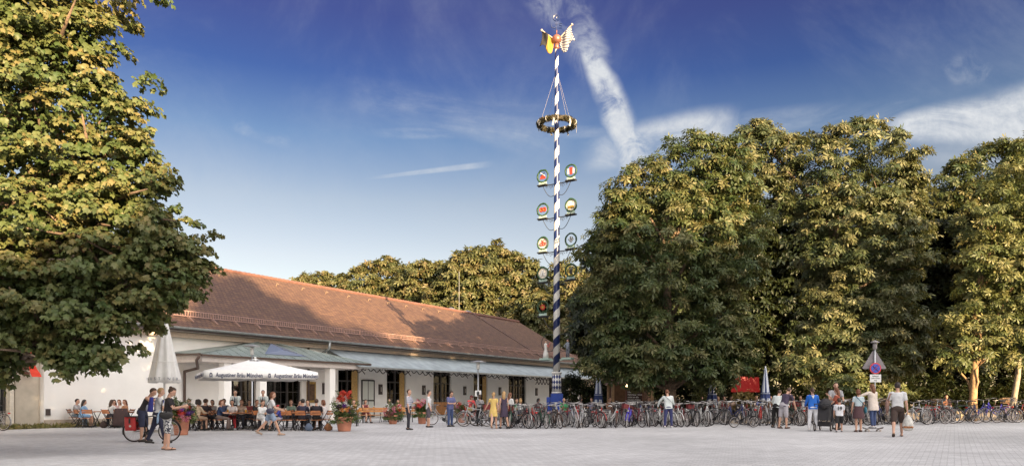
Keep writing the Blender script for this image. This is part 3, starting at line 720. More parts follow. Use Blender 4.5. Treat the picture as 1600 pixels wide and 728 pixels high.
# clipped hedges, planters and bushes along the edge of the beer garden
def hedge(label, px0, px1, Y, h, d, m, z0=.0, kind='spray', size=.16, cat='hedge', name='hedge', n=None):
    a, b = at(px0, Y), at(px1, Y); Lh = (b - a).length; th_ = thing(name, label, cat, a)
    n = n or int(Lh * h * 190); p = RNG.random((n, 3)) * np.array([Lh, d, h]); bump = 1 + .18 * np.sin(p[:, 0] * 2.3) + RNG.normal(0, .07, n); p[:, 2] = p[:, 2] * bump + z0
    p[:, 1] += RNG.normal(0, .05, n)
    o = np.stack([RNG.normal(0, .5, n), -np.ones(n), RNG.normal(.5, .5, n)], 1)
    leaves('foliage', p, o, np.array([0, -.5, 1.]) + RNG.normal(0, .4, (n, 3)), size * RNG.uniform(.6, 1.3, n), kind, m, th_, RNG.random(n))
    return th_, Lh
hedge('bright green box of plants between the kiosk and the blue and white parasol', 1082, 1106, 41, .75, .8, YG, .75)
hedge('dry ochre flowering hedge behind the small-wheeled bicycle, under the red glow', 1148, 1180, 40, .85, .8, leaf_mat('dry leaf', (.16, .12, .04), (.40, .30, .12), .2), .6)
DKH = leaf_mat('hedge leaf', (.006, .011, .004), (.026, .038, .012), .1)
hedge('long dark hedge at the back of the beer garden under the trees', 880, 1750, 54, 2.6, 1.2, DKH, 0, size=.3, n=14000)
def bush(label, lob, Y, px, m, size=.22, per=24):
    return tree('bush', label, Y, px, lob, m, 2.2, .45, per, size, 'spray', r=.06, cat='bush', limbs=True, inner=.4)
bush('leafy sunlit bush behind the woman in the cream top and the sign post', [(1318, 612, 24), (1340, 608, 22), (1360, 622, 20), (1296, 622, 16)], 38.5, 1335, YG)
bush('smaller yellow-green bush behind the man carrying a plastic bag', [(1392, 612, 20), (1412, 616, 18), (1376, 624, 14)], 38.5, 1400, YG)
# weeds along the foot of the beige wall
n = 650
a = bw(-7.5, -.05, 0); p = np.array([list(bw(-2.3 + RNG.random() ** 1.4 * 5.0, -RNG.random() ** 2 * .8 + .02, .0)) for _ in range(n)]); 
fw = RNG.normal(0, .35, (n, 3)); fw[:, 2] = 1
wd = leaves('weeds', p, fw, RNG.normal(0, 1, (n, 3)), RNG.uniform(.08, .26, n), 'spray', leaf_mat('dry grass', (.10, .11, .03), (.34, .28, .12), .2), None, RNG.random(n))
tag(wd, 'dry grass and weeds at the foot of the beige wall', 'weeds', kind='stuff')
# unseen trees added behind the camera to keep the low sun off the plaza
SH = leaf_mat('unseen shade tree leaf', (.03, .05, .012), (.09, .11, .03), .1)
proto = None
for x, h, wid, dy in ((-9, 9.5, 5.5, 0), (-2, 9.5, 5, 1), (5, 10.2, 5, -1), (10.6, 12.0, 3.0, 0), (13.6, 14.4, 1.5, -.5), (15.5, 17.3, 1.7, 0), (20.6, 23.4, 3.8, 0), (25.0, 21.8, 2.8, .5), (28.5, 20.4, 2.8, 1), (32.5, 20.6, 4.4, 0), (38.5, 20.4, 4.6, -1), (43.5, 19.6, 4.4, 0), (46.0, 22.0, 2.0, .6), (51, 12.5, 3.6, 0), (55, 11.0, 4.4, 1), (61, 12.5, 4.6, 0)):
    if proto is None:
        t = thing('unseen_shade_tree', 'unseen tree added behind the camera to shade the plaza', 'tree', (x, -18 + dy, 0), 0, 'unseen trees added for their shade')
        lb = [(0, 0, .72, .5, .5, .28), (-.25, .1, .5, .5, .5, .28), (.3, -.1, .5, .5, .5, .28), (0, 0, .3, .55, .55, .22)]
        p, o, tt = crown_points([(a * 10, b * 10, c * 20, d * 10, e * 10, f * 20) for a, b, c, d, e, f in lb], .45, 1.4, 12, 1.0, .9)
        leaves('crown', p, o + RNG.normal(0, .4, o.shape), o + np.array([0, 0, .5]), 1.15 * RNG.uniform(.7, 1.2, len(p)), 'spray', SH, t, tt)
        mb = MB(); mb.tube([(0, 0, 0), (.1, 0, 5), (0, 0, 12), (0, 0, 17)], [.5, .4, .25, .1], 8); mb.build('trunk', BARK, t, True)
        proto = t
    else:
        t = copy_tree(proto); t.location = (x, -18 + dy, gz(x))
    t.scale = (wid / 6.2, wid / 6.2, h / 20.0); t.rotation_euler = (0, 0, x * .7)
# ------------------------------------------------------------------ lettering
TC = {}
def text_mesh(body, size, m, depth=.004, bold=0., align='CENTER', sx=1.0):
    key = (body, size, m.name, sx)
    if key in TC: return TC[key]
    cu = bpy.data.curves.new('lettering', 'FONT'); cu.body = body; cu.size = size; cu.align_x = align; cu.align_y = 'CENTER'; cu.extrude = depth / 2; cu.offset = bold; cu.resolution_u = 3
    o = bpy.data.objects.new('lettering', cu); COL.objects.link(o)
    dg = bpy.context.evaluated_depsgraph_get(); me = bpy.data.meshes.new_from_object(o.evaluated_get(dg)); bpy.data.objects.remove(o); me.materials.clear(); me.materials.append(m)
    me.transform(Matrix.Diagonal((sx, 1, 1, 1))); TC[key] = me; return me
def frame(o, ex, ey):                          # rotation whose x, y axes are ex, ey
    ex = Vector(ex).normalized(); ez = ex.cross(Vector(ey)).normalized(); ey = ez.cross(ex)
    m = Matrix((ex, ey, ez)).transposed().to_4x4(); m.translation = Vector(o); return m
WHITE = mat('white paint', (.62, .61, .57), .45, var=.06, scale=3)
BLUE = mat('bavarian blue paint', (.010, .045, .27), .4, var=.15, scale=4)
REDP = mat('red paint', (.33, .035, .015), .5); GREENP = mat('green paint', (.012, .045, .014), .6, var=.5, scale=14); GOLD = mat('gold paint', (.40, .24, .04), .35, .5)
BLACK = mat('black', (.018, .018, .02), .5); IRON = mat('wrought iron', (.03, .032, .035), .5, .3)
STEEL = mat('galvanised steel', (.42, .43, .44), .4, .7, var=.12, scale=5)
# ------------------------------------------------------------------ maypole
MPX, MPY = 2.55, 42.0; mz = gz(MPX)
mp = thing('maypole', 'tall white and blue spiral painted maypole with guild signs, wreath and two flags', 'maypole', (MPX, MPY, mz))
m, N, L, b = bare('spiral paint'); o_ = coord(N); s3 = sep(N, L, o_)
ang = math_n(N, L, 'DIVIDE', math_n(N, L, 'ARCTAN2', s3[1], s3[0]), 2 * PI)
ph = math_n(N, L, 'FRACT', math_n(N, L, 'ADD', math_n(N, L, 'SUBTRACT', math_n(N, L, 'DIVIDE', s3[2], 1.02), ang), 20.))
st_ = math_n(N, L, 'GREATER_THAN', ph, .5)
wn = mrange(N, L, noise(N, L, o_, 2.5, 4), .3, .7, .88, 1.05); cw = N.new('ShaderNodeCombineXYZ'); [L.new(wn, cw.inputs[i]) for i in range(3)]
L.new(mixc(N, L, 1., mixc(N, L, st_, (.55, .54, .50), (.003, .013, .075)), cw.outputs[0], 'MULTIPLY'), b.inputs['Base Color']); b.inputs['Roughness'].default_value = .4
mb = MB(); mb.lathe([(.205, 2.85), (.19, 6), (.155, 13), (.105, 20.2), (.10, 21.2)], 20); mb.build('pole', m, mp, True)
m2, N, L, b = bare('lozenge paint'); o_ = coord(N); s3 = sep(N, L, o_)
ang = math_n(N, L, 'MULTIPLY', math_n(N, L, 'DIVIDE', math_n(N, L, 'ARCTAN2', s3[1], s3[0]), 2 * PI), 10)
zz = math_n(N, L, 'DIVIDE', s3[2], .30)
p1 = math_n(N, L, 'ABSOLUTE', math_n(N, L, 'SUBTRACT', math_n(N, L, 'FRACT', math_n(N, L, 'ADD', ang, 20)), .5)); p2 = math_n(N, L, 'ABSOLUTE', math_n(N, L, 'SUBTRACT', math_n(N, L, 'FRACT', zz), .5))
L.new(mixc(N, L, math_n(N, L, 'LESS_THAN', math_n(N, L, 'ADD', p1, p2), .5), (.62, .61, .57), (.008, .022, .12)), b.inputs['Base Color']); b.inputs['Roughness'].default_value = .45
mb = MB(); mb.lathe([(.27, 1.75), (.255, 2.7)], 20); mb.build('lozenge_band', m2, mp, True)
mb = MB()
for z in (1.66, 2.78):
    mb = MB(); mb.lathe([(.265, z - .06), (.29, z - .05), (.29, z + .05), (.25, z + .06)], 20); mb.build('band_ring', WHITE, mp, True)
mb = MB(); mb.box((0, 0, .8), (.66, .66, 1.6)); mb.box((-.42, .1, .75), (.3, .4, 1.3)); mb.build('base_box', BLUE, mp)
mb = MB(); mb.lathe([(.115, 21.2), (.17, 21.3), (.11, 21.42), (.13, 21.5)], 12); mb.ell((0, 0, 21.78), .27, None, 16, 10); mb.tube([(0, 0, 22), (0, 0, 22.5)], .025, 6); mb.build('finial_ball', mat('copper ball', (.22, .09, .06), .4, .4), mp, True)
# weather vane: a little blue cut-out plate
mb = MB()
for c_, r_, t_ in (((-.02, 0, 23.0), .17, .035), ((.05, 0, 22.98), .07, .03)): mb.torus(c_, r_, t_, 16, 5, 'y')
mb.tube([(0, 0, 22.3), (-.01, 0, 22.85)], .03, 6); mb.tube([(-.30, 0, 22.62), (-.28, 0, 22.46), (-.12, 0, 22.42), (0, 0, 22.5)], .035, 6); mb.tube([(.30, 0, 22.7), (.14, 0, 22.68), (.16, 0, 22.58), (.30, 0, 22.54), (.28, 0, 22.43), (.1, 0, 22.43)], .03, 6); mb.box((-.04, 0, 23.2), (.12, .03, .1)); mb.box((0, 0, 22.7), (.16, .03, .12))
mb.build('weather_vane', mat('blue vane', (.004, .016, .075), .4), mp)
# flags on slanted poles
def flag(dirx, mats, nm, lab, up, stripes):
    a = Vector((0.08 * dirx, 0, 21.75)); e = a + Vector((dirx * .78, -.18, up * .82))
    mb = MB(); mb.tube([a, e], .03, 6); mb.ell(e, .07, None, 8, 6); fp = mb.build('flag_pole', mat('flag pole wood', (.35, .28, .22), .5), mp)
    cl = MB(); nu, nv = 14, 12
    ax = (e - a).normalized()
    for i in range(nu + 1):
        for j in range(nv + 1):
            uu, vv = i / nu, j / nv
            p = a.lerp(e, .12 + .86 * uu)
            drop = Vector((dirx * -.10 + (.35 if dirx > 0 else -.25) * vv, .14 * math.sin(uu * 9 + vv * 3), -1.0))
            p = p + drop * vv * (.82 + .12 * math.sin(uu * 7)) + Vector((0, .10 * math.sin(uu * 8), 0))
            cl.v.append(tuple(p))
    for i in range(nu):
        for j in range(nv):
            k = i * (nv + 1) + j; cl.f.append((k, k + 1, k + nv + 2, k + nv + 1)); cl.m.append(stripes(i, j))
    o = cl.build('flag_cloth', mats, fp, True); sm = o.modifiers.new('thick', 'SOLIDIFY'); sm.thickness = .01
FB = mat('black cloth', (.003, .002, .002), .8); FY = mat('golden cloth', (.28, .15, .012), .7); FW = mat('white cloth', (.30, .30, .29), .8); FBL = mat('blue cloth', (.008, .012, .05), .7)
flag(-1, [FB, FY], 'l', '', .55, lambda i, j: 1 if i < 7 else 0)
flag(1, [FW, FBL], 'r', '', .95, lambda i, j: 1 if (i + j) % 2 == 0 else 0)
# wreath hung on ropes
wr = MB(); wr.torus((0, 0, 16.95), .98, .13, 40, 8, 'z'); rot = Matrix.Rotation(R(-3), 4, 'Y')
wr.v = [tuple(Vector(v) + Vector((RNG.normal(0, .02), RNG.normal(0, .02), RNG.normal(0, .02)))) for v in wr.v]
wo = wr.build('wreath', mat('brown green garland', (.035, .028, .014), .9, var=.6, scale=9, bump=1., bscale=20), mp, True)
p = []; 
for i in range(900):
    a = RNG.random() * 2 * PI; bb = RNG.random() * 2 * PI; rr = .98 + .13 * math.cos(bb); p.append((rr * math.cos(a), rr * math.sin(a), 16.95 + .13 * math.sin(bb)))
p = np.array(p); leaves('garland_leaves', p, p * np.array([1, 1, 0]) + RNG.normal(0, .8, p.shape), RNG.normal(0, 1, p.shape), RNG.uniform(.07, .13, 900), 'spray', leaf_mat('garland leaf', (.02, .02, .008), (.06, .05, .02), .1), wo, RNG.random(900))
mb = MB()
for k in range(4):
    a = k * PI / 2 + .5; mb.tube([(.14 * math.cos(a), .14 * math.sin(a), 19.6), (1.0 * math.cos(a), 1.0 * math.sin(a), 17.1)], .006, 5)
mb.build('rope', mat('pale rope', (.25, .23, .21), .8), wo)
rb = MB(); rb.loft([[(-.05 + .03 * math.sin(i), .02 * math.cos(i), -.13 * i), (.05 + .03 * math.sin(i), .02 * math.cos(i), -.13 * i), (.05 + .03 * math.sin(i), .02 * math.cos(i) + .01, -.13 * i), (-.05 + .03 * math.sin(i), .02 * math.cos(i) + .01, -.13 * i)] for i in range(6)])
rbm = rb.mesh('ribbon', mat('grey white ribbon', (.32, .32, .31), .8)); 
for k in range(7):
    a = k * PI / 3.5; q = link('ribbon', rbm, wo, (1.12 * math.cos(a), 1.12 * math.sin(a), 16.98), a + PI / 2); q.scale = (1, 1, random.uniform(.4, .9))
bd = MB(); bd.torus((0, 0, 0), .15, .025, 14, 6, 'y'); bdm = bd.mesh('ribbon_band', mat('grey white ribbon'), True)
for k in range(10):
    a = (k + .5) * PI / 5; link('ribbon_band', bdm, wo, (math.cos(a), math.sin(a), 16.95), a + 0)
# guild signs on scrolled arms
def motif(k):
    m_ = MB(); mats = [WHITE, REDP, GOLD, BLACK, GREENP]
    def pl(poly, mi, y=0): m_.prism(poly, (0, y, 0), (1, 0, 0), (0, 0, 1), .03, mi)
    circ = lambda cx, cz, r, n=12: [(cx + r * math.cos(2 * PI * i / n), cz + r * math.sin(2 * PI * i / n)) for i in range(n)]
    if k == 0: pl([(-.2, -.16), (.2, -.16), (.12, .02), (0, .08), (-.12, .02)], 1); m_.bar((-.16, -.02, 0), (.14, -.02, .2), .03, .03, 3); m_.bar((.16, -.02, 0), (-.14, -.02, .2), .03, .03, 0)
    elif k == 1: pl([(-.07, -.2), (.07, -.2), (.1, .2), (-.1, .2)], 1); pl([(-.2, -.16), (-.13, -.16), (-.13, .14), (-.2, .14)], 0); pl([(.13, -.16), (.2, -.16), (.2, .14), (.13, .14)], 0)
    elif k == 2:
        for sx in (-.1, .1): m_.torus((sx, 0, 0), .1, .045, 14, 6, 'y', 1); pl(circ(sx, 0, .09), 2, .01)
    elif k == 3: pl([(-.2, -.16), (.2, -.16), (.17, -.03), (-.17, -.03)], 2); [pl([(x - .035, -.02), (x + .035, -.02), (x, .2)], 0) for x in (-.13, -.04, .05, .14)]
    elif k == 4:
        for sx in (-.09, .09): m_.torus((sx, 0, -.04), .085, .03, 12, 6, 'y', 1)
        m_.bar((-.08, 0, .03), (.1, 0, .2), .03, .03, 1); m_.bar((.08, 0, .03), (-.1, 0, .2), .03, .03, 1)
    elif k == 5: [m_.bar((0, 0, -.15), (.21 * math.sin(R(a)), 0, -.15 + .34 * math.cos(R(a))), .05, .03, 0 if i % 2 else 3) for i, a in enumerate((-55, -33, -11, 11, 33, 55))]
    elif k == 6: pl([(-.17, -.15), (-.06, -.15), (0, .08), (.06, -.15), (.17, -.15), (.05, .2), (-.05, .2)], 0)
    elif k == 7: pl([(-.06, -.2), (.06, -.2), (.12, .18), (.04, .18), (0, -.05), (-.04, .18), (-.12, .18)], 3); m_.bar((-.12, 0, .1), (.12, 0, .1), .03, .03, 0)
    else: pl(circ(0, 0, .17, 8), 1); pl(circ(0, 0, .08, 8), 2, -.02)
    return m_, mats
AD = Vector((math.cos(R(33)), -math.sin(R(33)), 0)); ARZ = R(-33)
def sign_arm(z, sgn, k, rz=ARZ):
    a = MB(); x0, x1 = .12 * sgn, 1.22 * sgn
    a.bar((x0, 0, z), (x1, 0, z), .05, .05); a.box((.92 * sgn, 0, z + .045), (.62, .3, .06))
    pts = [(x0, 0, z - .62)] + [(sgn * (.15 + .75 * t_), 0, z - .62 + .60 * t_ ** 1.8 - .16 * math.sin(t_ * PI)) for t_ in (.15, .3, .45, .6, .75, .9, 1.0)]
    a.tube(pts, .018, 5)
    for cx, cz, rr in ((.42, -.16, .10), (.66, -.10, .07), (.28, -.12, .06)):
        a.tube([(sgn * (cx + rr * math.cos(t_) * (1 - t_ / 9)), 0, z + cz + rr * math.sin(t_) * (1 - t_ / 9)) for t_ in [i * .6 for i in range(10)]], .013, 5)
    o = a.build('sign_arm', IRON, mp); o.rotation_euler = (0, 0, rz)
    c = (.92 * sgn, 0, z + .58)
    t_ = MB(); t_.torus((0, 0, 0), .35, .05, 24, 6, 'y'); t_.v = [tuple(Vector(v) * (1 + RNG.normal(0, .03))) for v in t_.v]
    w_ = t_.build('leaf_wreath', GREENP, o, True); w_.location = c
    p_ = MB(); p_.prism([(.31 * math.cos(2 * PI * i / 20), .31 * math.sin(2 * PI * i / 20)) for i in range(20)], (0, .04, 0), (1, 0, 0), (0, 0, 1), .02); 
    if k in (3, 4, 6): q_ = p_.build('emblem_plate', mat('pale emblem plate', (.55, .52, .45), .5), o); q_.location = c
    mm, mts = motif(k); e = mm.build('emblem', mts, o); e.location = c
    f = MB(); f.box((.92 * sgn, 0, z + .15), (.5, .06, .16)); f.build('name_plate', mat('pale green plate', (.32, .42, .36), .6, var=.3, scale=12), o)
    return o
for z, kl, kr in ((13.55, 0, 1), (11.62, 2, 3), (9.68, 4, 5), (7.95, 6, 7), (6.0, 8, None)):
    sign_arm(z, -1, kl)
    if kr is not None: sign_arm(z, 1, kr)
# a painted couple on brackets low on the pole
def little_figure(sgn, skirt):
    a = MB(); x = .72 * sgn
    a.bar((.2 * sgn, 0, 3.52), (1.0 * sgn, 0, 3.52), .06, .06); a.box((x, 0, 3.58), (.62, .4, .1)); o = a.build('figure_bracket', mat('pale green board', (.34, .46, .40), .6), mp); o.rotation_euler = (0, 0, ARZ)
    f = MB()
    if skirt: f.lathe([(.17, 3.64), (.15, 3.9), (.07, 4.18), (.09, 4.3), (.10, 4.44), (.045, 4.5)], 10, (x, 0, 0), 0); f.tube([(x + .08, 0, 4.42), (x + .2, -.03, 4.25), (x + .3, -.05, 4.5)], .03, 6, 1)
    else:
        for d in (-.06, .06): f.tube([(x + d, 0, 3.64), (x + d, 0, 3.9), (x + d * .8, 0, 4.14)], [.045, .05, .06], 7, 0)
        f.lathe([(.10, 4.1), (.10, 4.3), (.11, 4.44), (.045, 4.5)], 10, (x, 0, 0), 1); f.tube([(x - .1, 0, 4.42), (x - .22, -.03, 4.3), (x - .12, -.08, 4.2)], .03, 6, 1)
    f.ell((x, 0, 4.59), (.065, .07, .09), None, 10, 8, 2); f.ell((x, .01, 4.64), (.075, .08, .06), None, 10, 8, 3)
    f.build('painted_figure', [WHITE if skirt else mat('grey breeches', (.12, .13, .16), .7), mat('red bodice', (.42, .10, .08), .6) if skirt else mat('grey jacket', (.22, .25, .30), .7), mat('painted skin', (.52, .33, .24), .6), mat('painted hair', (.05, .03, .02), .6)], o, True)
    h = MB(); h.torus((x * .7, 0, 4.5), .5, .02, 20, 5, 'y'); h.build('hoop', IRON, o)
little_figure(-1, True); little_figure(1, False)
# ------------------------------------------------------------------ parasols
CANV = mat('off white canvas', (.77, .76, .73), .85, var=.05, scale=4, bump=.15, bscale=40); PRINT = mat('grey blue print', (.10, .11, .16), .7)
def open_parasol():
    c = Vector((-11.55, 33.1, 0)); rz = math.atan2(.45, .89); t = thing('beer_garden_parasol', 'open white square parasol with brewery lettering over the seated guests at the porch', 'parasol', c, rz)
    h = 2.3; ze, zp = 2.48, 3.14
    m_ = MB(); nseg = 6; rows = []
    for i in range(9):
        f = i / 8; s_ = h * f; z = zp - (zp - ze) * f - .03 * math.sin(f * PI)
        row = []
        for (x0, y0), (x1, y1) in (((-1, -1), (1, -1)), ((1, -1), (1, 1)), ((1, 1), (-1, 1)), ((-1, 1), (-1, -1))):
            for k in range(nseg): q = k / nseg; row.append((s_ * (x0 + (x1 - x0) * q), s_ * (y0 + (y1 - y0) * q), z - .03 * f * math.sin(q * 2 * PI) ** 2))
        rows.append(row)
    m_.loft(rows[1:], False); top = len(m_.v); m_.v.append((0, 0, zp)); n4 = nseg * 4
    for k in range(n4): m_.f.append((k, (k + 1) % n4, top)); m_.m.append(0)
    cv = m_.build('canopy', CANV, t, True); sd_ = cv.modifiers.new('thick', 'SOLIDIFY'); sd_.thickness = .008
    for k in range(4):
        a = k * PI / 2; Rm = Matrix.Rotation(a, 4, 'Z')
        v = MB(); n_ = 24; top_ = []; 
        for i in range(n_ + 1):
            x = -h + 2 * h * i / n_; w_ = .012 * math.sin(i * 1.1); zb = ze - .31 + (.05 if i % 12 == 0 else 0) + .012 * math.sin(i * 2.1)
            v.v += [tuple(Rm @ Vector((x, -h - .004, ze - .02 * math.sin(i / n_ * 2 * PI) ** 2))), tuple(Rm @ Vector((x, -h - .03 + w_, zb)))]
        v.f += [(2 * i, 2 * i + 1, 2 * i + 3, 2 * i + 2) for i in range(n_)]; v.m += [0] * n_
        vo = v.build('valance', CANV, t, True); sd2 = vo.modifiers.new('thick', 'SOLIDIFY'); sd2.thickness = .006
        for sx in (-h / 2, h / 2):
            tm = text_mesh('Augustiner Bräu München', .25, PRINT, .003, .006, sx=.70)
            o = link('lettering', tm, vo); o.matrix_local = Rm @ frame((sx + .22, -h - .055, ze - .17), (1, 0, 0), (0, -.12, 1))
            e = MB(); e.torus((0, 0, 0), .05, .014, 12, 5, 'z'); e.box((0, -.07, 0), (.03, .07, .006)); e.box((0, .075, 0), (.09, .04, .006)); e.box((-.05, -.05, 0), (.02, .1, .006)); e.box((.05, -.05, 0), (.02, .1, .006))
            eo = e.build('brewery_emblem', PRINT, vo); eo.matrix_local = Rm @ frame((sx - h * .385, -h - .055, ze - .17), (1, 0, 0), (0, -.12, 1))
    p = MB(); p.tube([(0, 0, .05), (0, 0, zp + .02)], .042, 10); p.ell((0, 0, zp + .03), .06, None, 8, 6); p.build('pole', mat('white enamel pole', (.60, .60, .58), .35), t, True)
    for k in range(8):
        a = k * PI / 4; r_ = h * (1.0 if k % 2 == 0 else math.sqrt(2)) - .04; q = MB(); q.bar((.05 * math.cos(a), .05 * math.sin(a), zp - .12), (r_ * math.cos(a), r_ * math.sin(a), ze - .04), .025, .03); q.build('rib', STEEL, t)
        q = MB(); q.bar((.05 * math.cos(a), .05 * math.sin(a), zp - .75), (r_ * .5 * math.cos(a), r_ * .5 * math.sin(a), (zp + ze) / 2 - .1), .02, .025); q.build('strut', STEEL, t)
    q = MB(); q.box((0, 0, .06), (.9, .9, .12)); q.build('base_slab', mat('concrete slab', (.35, .34, .32), .9, var=.2), t)
open_parasol()
def closed_parasol(name, label, px, Y, z0, z1, r0, mats, colour=None, text=None, group=None):
    p = at(px, Y); t = thing(name, label, 'parasol', p, 0, group); m_ = MB(); rows = []; sg = 40
    for i in range(13):
        f = i / 12; z = z1 - (z1 - z0) * f; rr = .05 + (r0 - .05) * f ** .85; row = []
        for k in range(sg):
            a = 2 * PI * k / sg; q = rr * (1 + (.17 * f + .03) * math.cos(8 * a + f * 1.2) + .05 * f * math.cos(19 * a))
            row.append((q * math.cos(a), q * math.sin(a), z + (.05 * math.cos(8 * a) if i == 12 else 0)))
        rows.append(row)
    m_.loft(rows, True); m_.m = [0] * len(m_.f)
    if len(mats) > 1:
        for j in range(12 * sg): m_.m[j] = 1 if (((j % sg) // 3) % 3 == 0 or (j // sg) in (8, 9)) else 0
    cv = m_.build('folded_canopy', mats, t, True)
    b_ = MB(); b_.tube([(0, 0, 0), (0, 0, z1 + .1)], .04, 8); b_.build('pole', mat('white enamel pole'), t, True)
    b_ = MB(); b_.lathe([(.42, 0), (.42, .1), (.08, .13), (.07, .4)], 16); b_.build('base', mat('concrete slab'), t)
    b_ = MB(); zz_ = z0 + (z1 - z0) * .3; b_.torus((0, 0, zz_), (.05 + (r0 - .05) * .7 ** .85) * 1.12, .015, 16, 5, 'z'); b_.build('tie_strap', mats[0], cv)
    if text:
        for k, ch in enumerate(text):
            a = PI * 1.1 + PI * .8 * k / max(1, len(text) - 1); r_ = r0 * 1.17
            o = link('lettering', text_mesh(ch, .16, PRINT, .003), cv); o.matrix_local = frame((r_ * math.cos(a), r_ * math.sin(a), z0 + .12), (-math.sin(a), math.cos(a), 0), (0, 0, 1))
    return t
closed_parasol('beer_garden_parasol', 'tall folded off-white parasol in front of the white wall, over the cyclists', 257, 29.6, 2.0, 4.68, .54, [CANV], text='AUGUSTINER')
for px, Y, lab, z1 in ((935, 43, 'folded blue and white parasol at the end of the canopy by the kiosk', 2.9), (1113, 40.5, 'thin folded blue and white parasol beside the box of green plants', 2.75), (1196, 38.5, 'pale folded blue and white parasol beside the red glow, behind two leaning men', 2.8)):
    closed_parasol('folded_parasol', lab, px, Y, .9, z1, .26, [mat('pale blue canvas', (.50, .54, .60), .8), mat('blue canvas', (.03, .05, .15), .8)], group='folded blue and white parasols')
# ------------------------------------------------------------------ lamp posts
def lamp_post(label, px, Y, h, sign):
    p = at(px, Y); t = thing('lamp_post', label, 'street lamp', p)
    m_ = MB(); m_.tube([(0, 0, 0), (0, 0, 1.0), (0, 0, 1.02), (0, 0, h)], [.06, .06, .04, .035], 8); m_.build('post', STEEL, t, True)
    m_ = MB(); m_.lathe([(.04, h - .05), (.09, h), (.085, h + .32), (.05, h + .34)], 12); m_.build('lantern', mat('milky lamp glass', (.55, .55, .52), .3), t, True)
    m_ = MB(); m_.lathe([(.05, h + .34), (.42, h + .37), (.42, h + .40), (.06, h + .46), (.0, h + .46)], 20); m_.build('lamp_disc', STEEL, t)
    if sign:
        m_ = MB(); m_.box((0, -.06, 1.62), (.34, .02, .32)); s_ = m_.build('sign_plate', mat('white sign', (.66, .66, .64), .4), t)
        m_ = MB(); m_.prism([(-.06, 1.5), (.06, 1.5), (.06, 1.64), (.1, 1.64), (0, 1.76), (-.1, 1.64), (-.06, 1.64)], (0, -.074, 0), (1, 0, 0), (0, 0, 1), .006); m_.build('arrow', BLACK, s_)
lamp_post('slim grey lamp post with a flat disc head in front of the canopy', 747, 40.0, 2.95, True)
lamp_post('slim lamp post whose disc head rises just above the peak of the open parasol', 394, 36.5, 3.55, False)
# ------------------------------------------------------------------ traffic sign
p = at(1367, 30.5); t = thing('traffic_sign', 'grey sign post with triangle seen from behind, round no stopping sign and white plate', 'road sign', p)
mb = MB(); mb.tube([(0, 0, 0), (0, 0, 3.4)], .035, 8); mb.build('post', STEEL, t, True)
mb = MB(); mb.lathe([(.05, 3.22), (.085, 3.27), (.085, 3.46), (.05, 3.5)], 12); mb.lathe([(.17, 3.5), (.17, 3.53), (.04, 3.6)], 16); mb.build('lantern', mat('grey lamp housing', (.25, .23, .22), .5), t, True)
mb = MB(); mb.prism([(-.45, 2.42), (.45, 2.42), (.49, 2.47), (.04, 3.2), (-.04, 3.2), (-.49, 2.47)], (0, .06, 0), (1, 0, 0), (0, 0, 1), .02); tri = mb.build('triangle_back', mat('grey sign back', (.20, .18, .19), .5), t)
def disc(r, y, mt, nm, par, x=0, z=2.44):
    q = MB(); q.prism([(x + r * math.cos(2 * PI * i / 28), z + r * math.sin(2 * PI * i / 28)) for i in range(28)], (0, y, 0), (1, 0, 0), (0, 0, 1), .008); return q.build(nm, mt, par)
rs = disc(.235, -.05, mat('sign red', (.55, .06, .07), .35), 'round_sign', t); disc(.185, -.06, mat('sign blue', (.06, .10, .42), .35), 'blue_field', rs)
mb = MB(); mb.bar((-.13, -.068, 2.57), (.13, -.068, 2.31), .05, .006); mb.bar((-.13, -.0725, 2.31), (.13, -.0725, 2.57), .05, .006); mb.build('red_cross', mat('sign red'), rs)
mb = MB(); mb.box((0, -.05, 2.03), (.46, .015, .32)); pl = mb.build('text_plate', mat('white sign'), t)
for i, (tx, sz) in enumerate((('Anlieger', .085), ('Lieferverkehr', .07), ('frei', .085))):
    o = link('lettering', text_mesh(tx, sz, BLACK, .003), pl); o.matrix_local = frame((0, -.062, 2.12 - .09 * i), (1, 0, 0), (0, 0, 1))
# ------------------------------------------------------------------ kiosk, its sign board, red sign
kx = at(986, 45); t = thing('kiosk', 'dark timber kiosk with a brown roof under the chestnut crown', 'kiosk', kx)
BRW = mat('brown kiosk boards', (.085, .05, .035), .8, var=.3, scale=6); TIM = mat('light timber post', (.30, .19, .10), .8, var=.25, scale=5)
mb = MB(); mb.add([(-1.5, -1.2, 2.15), (1.5, -1.2, 2.15), (1.5, 1.2, 2.15), (-1.5, 1.2, 2.15), (-.9, 0, 2.72), (.9, 0, 2.72)], [(0, 1, 5, 4), (1, 2, 5), (2, 3, 4, 5), (3, 0, 4), (3, 2, 1, 0)]); mb.build('roof', mat('brown shingles', (.13, .065, .05), .85, var=.3, scale=5), t)
q = MB(); q.box((0, 0, 1.08), (.16, .16, 2.16)); qm = q.mesh('post', TIM)
for x, y in ((-1.25, -1), (1.1, -1), (-1.25, 1), (1.25, 1)): link('post', qm, t, (x, y, 0))
mb = MB(); mb.box((0, .9, 1.1), (2.4, .08, 2.1)); mb.box((0, -.85, .5), (2.4, .08, 1.0)); mb.box((-1.16, .02, .5), (.08, 1.68, 1.0)); mb.box((1.16, .02, .5), (.08, 1.68, 1.0)); mb.build('wall', BRW, t)
mb0 = MB(); mb0.ell((0, 0, 0), (.1, .1, .07)); km = mb0.mesh('kiosk_lamp', LAMPM, True)
for x in (-.3, .55): link('kiosk_lamp', km, t, (x, -.2, 2.05))
p = at(991, 42.5); t = thing('menu_board', 'dark brown menu board with rows of white writing in front of the kiosk', 'sign board', p)
mb = MB(); mb.box((0, 0, 1.33), (.95, .06, .85)); bo = mb.build('board', mat('dark brown board', (.055, .028, .022), .6), t)
